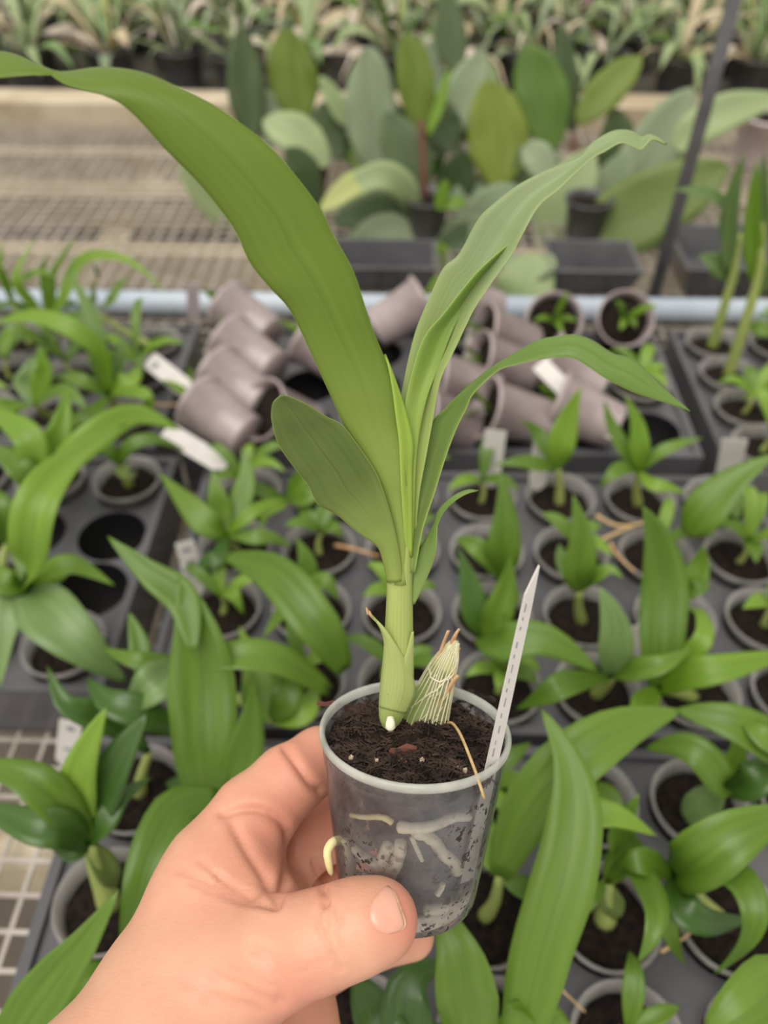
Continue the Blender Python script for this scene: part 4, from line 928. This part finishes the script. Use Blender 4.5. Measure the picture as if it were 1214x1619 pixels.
# long soft green leaf to the upper right
edge_leaf([(634, 880, 656, 880, 1, 1), (635, 800, 662, 790, 1, 1), (634, 730, 674, 720, 2, 1), (634, 660, 686, 655, 3, 1), (637, 610, 696, 601, 4, 0), (655, 529, 719, 552, 5, 0), (678, 472, 735, 518, 5, 0), (700, 425, 750, 488, 5, 0), (725, 402, 777, 447, 5, 0), (755, 348, 809, 402, 5, 0), (777, 325, 829, 364, 5, 0), (818, 293, 853, 324, 5, 1), (859, 271, 881, 301, 5, 1), (895, 257, 908, 275, 5, 2), (918, 246, 937, 249, 5, 2), (936, 225, 955, 240, 5, 2), (968, 207, 981, 226, 5, 2), (995, 206, 1000, 231, 5, 2), (1013, 216, 1014, 236, 5, 2), (1028, 213, 1031, 220, 5, 3), (1054, 228, 1054, 229, 4, 4)], 'leaf_soft', [.1, .2, .25, .22, .25, .3, .3, .2, .1], 0.68, n=80, m=13)
# young folded leaf inside it
edge_leaf([(638, 860, 654, 860, 0, 0), (637, 760, 657, 740, 0, 0), (637, 690, 664, 680, 0, 1), (640, 640, 676, 625, 0, 1), (655, 575, 694, 578, 0, 2), (673, 529, 712, 530, 0, 2), (700, 497, 728, 497, 0, 3), (728, 461, 752, 464, 0, 4), (755, 429, 776, 430, 0, 4), (782, 404, 793, 406, 1, 4), (812, 379, 813, 380, 3, 4)], 'leaf_young', [.1, .1, .3, .3, .3, .2], 0.62, n=50, m=9)
edge_leaf([(640, 880, 652, 880, -1, -1), (636, 800, 652, 800, -2.4, -1), (634, 768, 652, 740, -3, -1), (631, 700, 654, 705, -3.2, -1), (626, 660, 648, 672, -3.2, -1), (621, 620, 636, 630, -3, -1), (614, 580, 620, 585, -2.6, -2), (608, 560, 609, 561, -2.4, -2.4)], 'leaf_inner', 0.12, n=30, m=7)
# arching leaf to the right
edge_leaf([(648, 905, 656, 905, -1, -2), (652, 845, 668, 838, 1, -3), (656, 790, 686, 782, 3, -4), (664, 728, 706, 718, 4, -5), (680, 672, 723, 674, 4, -6), (703, 646, 737, 646, 2, -7), (729, 620, 750, 620, -1, -8), (773, 583, 787, 586, -5, -10), (805, 563, 817, 576, -7, -12), (850, 538, 850, 568, -9, -14), (880, 532, 880, 565, -10, -15), (909, 529, 905, 566, -11, -16), (936, 538, 932, 581, -12, -17), (968, 558, 955, 597, -13, -18), (995, 565, 985, 613, -14, -18), (1018, 583, 1010, 624, -15, -18), (1049, 613, 1040, 633, -16, -18), (1090, 650, 1089, 650, -18, -18)], 'leaf_arch', [.2, .35, .35, .2, .05, -.08, -.10, -.10, -.08], 0.5, n=80, m=11)
# small low leaf at the right of the stem
edge_leaf([(651, 955, 656, 955, 0, 0), (654, 910, 677, 909, 0, -1), (658, 880, 688, 876, 0, -2), (672, 853, 691, 842, 0, -2), (685, 828, 692, 830, -1, -2), (693, 806, 703, 808, -2, -3), (714, 785, 722, 790, -3, -4), (738, 774, 740, 780, -3, -4), (756, 775, 756, 776, -4, -4)], 'leaf_arch', 0.12, n=40, m=7)
# clasping basal sheath with a dry tip
edge_leaf([(600, 1118, 642, 1128, -1.5, -2), (602, 1085, 655, 1100, -2, -2), (606, 1050, 654, 1072, -2.5, -2), (607, 1020, 640, 1040, -3, -3), (603, 1000, 622, 1012, -3, -4), (594, 982, 608, 994, -3, -3.5), (581, 966, 590, 978, -3, -3), (579, 961, 580, 963, -3, -3)], 'sheath', -0.22, n=40, m=11, name='sheath')
edge_leaf([(612, 1098, 654, 1075, -3.4, -2), (628, 1065, 654, 1050, -3.6, -2), (640, 1035, 654, 1020, -3, -2), (650, 1000, 654, 998, -2, -2)], 'sheath', -0.10, n=24, m=9, name='sheath')
v, f, u = tube([P(589, 977, .205), P(583, 968, .2045), P(579, 961, .204), P(581, 972, .204)], [.0003, .0005, .0004, .0002], 8); mk('sheath_tip', v, f, M['horn'], held, u)
# old bulb in its netted papery sheath
BB = [(655, 1160, 30), (661, 1135, 29), (670, 1110, 25), (682, 1085, 20), (694, 1060, 14), (704, 1040, 9)]
def bd(y): return on_soil_d - (1150 - y) / 540 * .027
on_soil_d = depth(on_soil(660, 1150)) + .002
c = [P(x, y, bd(y)) for x, y, r in BB]; rr = [r * bd(y) / F for x, y, r in BB]
cc = [Vector(q) for q in catmull([tuple(q) for q in c], 24)]; rc = catmull([(r, 0) for r in rr], 24)[:, 0]
v, f, u = tube(cc, list(rc), 24); ob = mk('old_bulb', v, f, M['bulb_green'], held, u)
# papery skin: pale cone above and to the right
SK = [(664, 1162, 38), (673, 1130, 36), (686, 1095, 29), (697, 1065, 23), (708, 1040, 17), (716, 1022, 9), (722, 1012, 4)]
c = [P(x, y, bd(y) + .0005) for x, y, r in SK]; sc_ = [Vector(q) for q in catmull([tuple(q) for q in c], 30)]; sr_ = catmull([(r * bd(y) / F, 0) for x, y, r in SK], 30)[:, 0]
def skinmat_paper():
    t = NT('paper_skin'); co = t.objco()
    p = t.pri(i_Base_Color=t.mixc(t.noise(120, 3, .5, co), srgb(196, 192, 150), srgb(170, 176, 112)), i_Roughness=.5); tr = t.n('ShaderNodeBsdfTransparent'); m = t.n('ShaderNodeMixShader')
    sp = t.n('ShaderNodeSeparateXYZ'); t.put(sp.inputs[0], t.n('ShaderNodeUVMap').outputs[0])
    t.put(m.inputs[0], t.math('MAXIMUM', t.ramp(t.noise(70, 2, .5, co), [(.42, .22), (.6, .62)]), t.ramp(sp.outputs[1], [(.52, 0), (.6, .9)]))); t.t.links.new(tr.outputs[0], m.inputs[1]); t.t.links.new(p.outputs[0], m.inputs[2]); return t.done(m.outputs[0])
M['paper_skin'] = skinmat_paper()
v, f, u = tube(sc_, list(sr_), 28, cap=False); sk = mk('papery_skin', v, f, M['paper_skin'], ob, u); tag(sk, 'thin straw-white skin with net veins')
def frame_on(i, a):
    tg = (sc_[min(i + 1, 29)] - sc_[max(i - 1, 0)]).normalized(); cdir = (CAM - sc_[i]); n1 = (cdir - tg * cdir.dot(tg)).normalized(); n2 = tg.cross(n1)
    return sc_[i] + (n1 * math.cos(a) + n2 * math.sin(a)) * (sr_[i] + .0002)
b = MB()
for k in range(15):
    a0 = -1.5 + 3.0 * k / 14; pts = [frame_on(i, a0 + .07 * math.sin(i * .2 + k)) for i in range(2, 29, 2)]
    v, f, u = tube(pts, [.00019] * 8 + [.00016] * (len(pts) - 8), 6); b.add(v, f, u)
for k in range(34):
    i = rs.randrange(2, 24); a0 = rs.uniform(-1.4, 1.2); pts = [frame_on(i, a0), frame_on(i + 1, a0 + .12), frame_on(i + 2, a0 + .24)]
    v, f, u = tube(pts, .00010, 5); b.add(v, f, u)
pts = [frame_on(int(2 + 20 * q), -1.5 + 2.9 * q) for q in np.linspace(0, 1, 12)]; v, f, u = tube(pts, .00025, 6); b.add(v, f, u)
pts = [frame_on(int(14 + 6 * abs(q - .5)), -1.5 + 2.6 * q) for q in np.linspace(0, 1, 12)]; v, f, u = tube(pts, .00028, 6); b.add(v, f, u)
tag(b.build('skin_veins', M['vein'], ob, True), kind='stuff')
for pts, r in (([(722, 1030), (716, 1016), (720, 1004), (726, 994)], [10, 7, 4.5, 3]), ([(690, 1050), (697, 1030), (703, 1012), (709, 997)], [7, 6, 5, 4.5]), ([(690, 1120), (705, 1098), (716, 1078), (724, 1068)], [3, 6, 7.5, 6])):
    p3 = [P(x, y, bd(y) - (.0035 if pts[0][1] == 1120 else 0)) for x, y in pts]; v, f, u = tube(catmull([tuple(q) for q in p3], 12), list(np.interp(np.linspace(0, 3, 12), range(4), [q * .2 / F for q in r])), 10, flat=.45); mk('dry_horn', v, f, M['horn'], ob, u)
# dry straw trailing over the rim
p = [on_soil(703, 1146, .001), on_soil(714, 1143, .004), on_soil(727, 1160, .005), on_soil(742, 1195, .006), PL(*(QP.inverted() @ (P(757, 1236, .197) - PC))), P(765, 1262, .199)]
v, f, u = tube(catmull([tuple(q) for q in p], 20), .00042, 8); mk('straw', v, f, M['straw'], held, u)

# label stick
lab = empty('label_stick', P(775, 1290, .222), 'long white plastic label stick pushed in at the right side of the clear pot', 'plant tag')
Lb = wall_pt(737, 1392, .0016); Lm = wall_pt(777, 1250, .0016); kk = (918 - 1250) / (1250 - 1392); La = P(841, 918, max(.175, depth(Lm) + (depth(Lm) - depth(Lb)) * kk)); ax = (Lb - La).normalized(); n_ = ((Lm - PC) - AX * (Lm - PC).dot(AX)).normalized() * .45 - rh * .55; n_ = (n_ - ax * n_.dot(ax)).normalized(); s_ = ax.cross(n_)
if s_.dot(RT) < 0: s_ = -s_
hw = .0018; Ln = (Lb - La).length; th = .00035
pr = [(-.0040, hw * .6), (.0035, -hw * .7), (Ln, -hw * 1.25), (Ln, hw * 1.25), (.006, hw * .8)]
v = [La + ax * x + s_ * y + n_ * th for x, y in pr] + [La + ax * x + s_ * y - n_ * th for x, y in pr]
mk('stick', v, [tuple(range(5)), tuple(range(9, 4, -1))] + [(k, k + 5, (k + 1) % 5 + 5, (k + 1) % 5) for k in range(5)], M['white_tag'], lab, smooth=False)
b = MB(); x = .006
while x < Ln * .62:
    l = rs.uniform(.0004, .0014); b.box(La + ax * (x + l) + s_ * (-hw * .35 + rs.uniform(-.0002, .0002)) + n_ * (th + .00012), ax * l, s_ * rs.uniform(.00006, .00014), n_ * .00005); x += 2 * l + rs.uniform(.0008, .0040)
tag(b.build('print', M['ink'], lab), 'faint grey printed line')

# ------------------------------------------------------------------ the hand
def C3(px, py, d): return np.array(((px - W / 2) / F * d, -(py - H / 2) / F * d, d))
def cone(Pt, a, b, ra, rb):
    ba = b - a; t = np.clip(((Pt - a) @ ba) / (ba @ ba), 0, 1)
    return np.linalg.norm(Pt - a - t[:, None] * ba, axis=1) - (ra + (rb - ra) * t)
def smin(a, b, k):
    h = np.clip(.5 + .5 * (b - a) / k, 0, 1); return b + (a - b) * h - k * h * (1 - h)
def chain(Pt, nodes, k=.003):
    d = None; q = [(C3(x, y, z), r * z / F) for x, y, z, r in nodes]
    for (a, ra), (b, rb) in zip(q, q[1:]):
        e = cone(Pt, a, b, ra, rb); d = e if d is None else smin(d, e, k)
    return d
THUMB = [(330, 1560, .205, 110), (435, 1508, .198, 84), (500, 1488, .195, 74), (545, 1472, .194, 71), (572, 1462, .194, 68), (596, 1455, .195, 64)]
INDEX = [(352, 1368, .228, 84), (400, 1292, .236, 66), (455, 1236, .242, 56), (505, 1202, .252, 50), (590, 1196, .262, 46), (660, 1215, .262, 42)]
MIDDLE = [(395, 1420, .246, 72), (460, 1340, .258, 58), (530, 1300, .268, 52), (610, 1290, .274, 48), (690, 1300, .272, 42)]
RING = [(420, 1480, .256, 68), (490, 1430, .266, 54), (560, 1395, .274, 50), (640, 1380, .278, 46), (700, 1390, .274, 40)]
PINKY = [(400, 1570, .256, 74), (470, 1545, .262, 56), (515, 1520, .268, 46), (590, 1490, .276, 40), (650, 1480, .272, 36)]
PALM = [[(258, 1668, .198, 146), (318, 1540, .208, 116), (352, 1420, .222, 88)], [(110, 1865, .180, 190), (258, 1668, .198, 148)], [(-40, 2080, .166, 220), (110, 1865, .180, 190)], [(-220, 2330, .150, 250), (-40, 2080, .166, 220)], [(300, 1560, .215, 130), (400, 1480, .240, 86)], [(290, 1690, .215, 140), (420, 1600, .248, 100)], [(420, 1600, .248, 96), (440, 1690, .250, 110)], [(345, 1420, .222, 90), (400, 1440, .238, 78)], [(345, 1420, .224, 88), (430, 1500, .245, 78)], [(380, 1500, .215, 88), (438, 1470, .214, 60)]]
def hand_sdf(Pt):
    d = None
    for seg in PALM:
        e = chain(Pt, seg); d = e if d is None else smin(d, e, .010)
    for fg, k in ((THUMB, .006), (INDEX, .004), (MIDDLE, .0035), (RING, .003), (PINKY, .003)):
        d = smin(d, chain(Pt, fg, .002), k)
    return d
lo = np.array((-.150, -.235, .115)); hi = np.array((.035, -.055, .305)); hs = .0010; CF = 4
cn = [int(q) for q in np.ceil((hi - lo) / (hs * CF))]
nx, ny, nz = [q * CF for q in cn]
cg = [lo[i] + hs * CF * (np.arange(n) + .5) - hs * .5 for i, n in enumerate(cn)]
CV = hand_sdf(np.stack(np.meshgrid(*cg, indexing='ij'), -1).reshape(-1, 3)).reshape(cn)
near_ = np.abs(CV) < hs * CF * 2.2
up4 = lambda a: a.repeat(CF, 0).repeat(CF, 1).repeat(CF, 2)
VAL = up4(CV).copy(); fm = np.argwhere(up4(near_)); VAL[tuple(fm.T)] = hand_sdf(lo + fm * hs)
def surface_nets(v):
    ins = v < 0; nxx, nyy, nzz = v.shape
    corners = [(i, j, k) for i in (0, 1) for j in (0, 1) for k in (0, 1)]
    sl = lambda c: (slice(c[0], nxx - 1 + c[0]), slice(c[1], nyy - 1 + c[1]), slice(c[2], nzz - 1 + c[2]))
    cnt = sum(ins[sl(c)].astype(int) for c in corners); act = (cnt > 0) & (cnt < 8)
    idx = -np.ones(act.shape, int); idx[act] = np.arange(act.sum()); base = np.argwhere(act)
    acc = np.zeros((len(base), 3)); num = np.zeros(len(base))
    for a in corners:
        for ax_ in range(3):
            if a[ax_]: continue
            bq = list(a); bq[ax_] = 1
            va = v[tuple((base + a).T)]; vb = v[tuple((base + bq).T)]; cr = (va < 0) != (vb < 0)
            t = np.where(cr, va / np.where(cr, va - vb, 1), 0); p_ = np.array(a, float) + t[:, None] * (np.array(bq) - np.array(a))
            acc += p_ * cr[:, None]; num += cr
    verts = base + acc / num[:, None]; faces = []
    for ax_ in range(3):
        u_, w_ = (ax_ + 1) % 3, (ax_ + 2) % 3; s0 = [slice(None)] * 3; s1 = [slice(None)] * 3; s0[ax_] = slice(0, -1); s1[ax_] = slice(1, None)
        ch = np.argwhere(ins[tuple(s0)] != ins[tuple(s1)])
        ch = ch[(ch[:, u_] > 0) & (ch[:, w_] > 0) & (ch[:, u_] < v.shape[u_] - 1) & (ch[:, w_] < v.shape[w_] - 1)]
        eu = np.zeros(3, int); eu[u_] = 1; ew = np.zeros(3, int); ew[w_] = 1
        q = np.stack([idx[tuple((ch - eu - ew).T)], idx[tuple((ch - ew).T)], idx[tuple(ch.T)], idx[tuple((ch - eu).T)]], 1)
        fl = ins[tuple(ch.T)]; q[~fl] = q[~fl][:, ::-1]; faces.append(q)
    return verts, np.vstack(faces)
hv, hf = surface_nets(VAL); hv = lo + hv * hs
def grad(Pt, e=.0006):
    g = np.stack([hand_sdf(Pt + np.eye(3)[i] * e) - hand_sdf(Pt - np.eye(3)[i] * e) for i in range(3)], 1); return g / (np.linalg.norm(g, axis=1, keepdims=True) + 1e-12)
for _ in range(2): hv = hv - grad(hv) * hand_sdf(hv)[:, None] * .9
hn = grad(hv)
# skin folds: (photo polyline, depth mm, width px)
FOLDS = [([(452, 1184), (472, 1212), (492, 1240), (506, 1250)], 2.0, 6), ([(352, 1286), (400, 1278), (440, 1295), (457, 1325), (454, 1375), (437, 1430)], 1.8, 7), ([(366, 1300), (392, 1345), (420, 1390), (434, 1428)], 1.3, 8),
    ([(285, 1376), (340, 1400), (385, 1422), (430, 1434)], .8, 6), ([(318, 1362), (365, 1402), (420, 1430)], .7, 5), ([(345, 1384), (390, 1410), (425, 1430)], .7, 5), ([(300, 1396), (350, 1416), (400, 1432)], .4, 4),
    ([(512, 1428), (503, 1450), (508, 1475), (520, 1500), (536, 1532)], 1.0, 4.5), ([(530, 1432), (536, 1455), (530, 1478), (542, 1505)], .8, 4), ([(520, 1440), (518, 1465), (526, 1490)], .6, 3.5),
    ([(498, 1362), (510, 1395), (516, 1428)], 1.6, 6), ([(335, 1542), (380, 1560), (415, 1578), (440, 1586)], .6, 9), ([(330, 1580), (370, 1592), (410, 1598)], .45, 8), ([(296, 1552), (350, 1577), (400, 1590)], .35, 7), ([(470, 1540), (500, 1525), (535, 1505)], .4, 4),
    ([(400, 1500), (430, 1520), (445, 1560), (442, 1586)], .6, 8), ([(360, 1530), (400, 1545), (430, 1560)], .4, 5)]
pxy = np.stack([hv[:, 0] / hv[:, 2] * F + W / 2, -hv[:, 1] / hv[:, 2] * F + H / 2], 1)
front = np.clip(-(hn * hv).sum(1) / np.linalg.norm(hv, axis=1) * 3, 0, 1)
flush = np.zeros(len(hv)); disp = np.zeros(len(hv))
for pl, dm, wpx in FOLDS:
    pl = catmull(pl, 16); dist = np.full(len(hv), 1e9)
    for a, b_ in zip(pl, pl[1:]):
        ba = b_ - a; t = np.clip(((pxy - a) @ ba) / (ba @ ba), 0, 1); dist = np.minimum(dist, np.linalg.norm(pxy - a - t[:, None] * ba, axis=1))
    gsn = np.exp(-(dist / wpx) ** 2); disp -= dm * .9 / 1000 * gsn; flush = np.maximum(flush, .22 * np.exp(-(dist / (wpx * 2.2)) ** 2)); disp += dm / 1000 * .10 * np.exp(-((dist - wpx * 2.6) / (wpx * 1.2)) ** 2)
hv = hv + hn * (disp * front)[:, None]
for (fx, fy, fr, fs) in ((470, 1320, 130, .55), (480, 1200, 90, .5), (640, 1450, 60, .7), (480, 1590, 90, .55), (500, 1380, 80, .5)):
    flush = np.maximum(flush, fs * np.exp(-(np.linalg.norm(pxy - (fx, fy), axis=1) / fr) ** 2))
B3 = np.array((tuple(RT), tuple(UP), tuple(FW))); wv_ = hv @ B3 + np.array(tuple(CAM))
hand = empty('hand', P(250, 1640, .20), 'bare left hand gripping the clear pot, thumb in front and fingers behind', 'hand')
ho = mk('hand_body', [tuple(q) for q in wv_], [tuple(int(i) for i in q) for q in hf], M['skin'], hand)
at_ = ho.data.attributes.new('flush', 'FLOAT', 'POINT'); at_.data.foreach_set('value', flush.astype(np.float32))
# thumbnail laid on the thumb
def hit(px, py):
    lo_ = .150; q = C3(px, py, 1.0); t = lo_
    for _ in range(80):
        dd = hand_sdf((q * t)[None])[0]
        if dd < 1e-5: break
        t += dd * .8
    return q * t
LC = catmull([(613, 1398), (596, 1412), (583, 1434), (583, 1456), (596, 1472), (612, 1478)], 11); RC = catmull([(618, 1402), (625, 1418), (631, 1434), (636, 1448), (639, 1462), (632, 1473)], 11)
rows = []
for i in range(11):
    row = []
    for j in range(9):
        s = j / 8; x, y = LC[i] * (1 - s) + RC[i] * s; q = hit(x, y); nrm = grad(q[None])[0]
        e = min(s * 6, 1) * min(i / 1.5, 1, (10 - i) / 1.5); q = q + nrm * (.00005 + .00032 * e - .0003 * (1 - e)); row.append(tuple(q @ B3 + np.array(tuple(CAM))))
    rows.append(row)
v, f, u = grid_sheet(rows, .0004); nail = mk('thumbnail', v, f, M['nail'], hand, u); tag(nail, 'short pink thumbnail')
pts = [Vector(r[-1]) for r in rows]; v, f, u = tube(pts, [.0001] + [.0002, .00028, .0003, .0003, .0003, .0003, .0003, .00028, .0002] + [.0001], 8); mk('nail_edge', v, f, M['nail_edge'], nail, u)
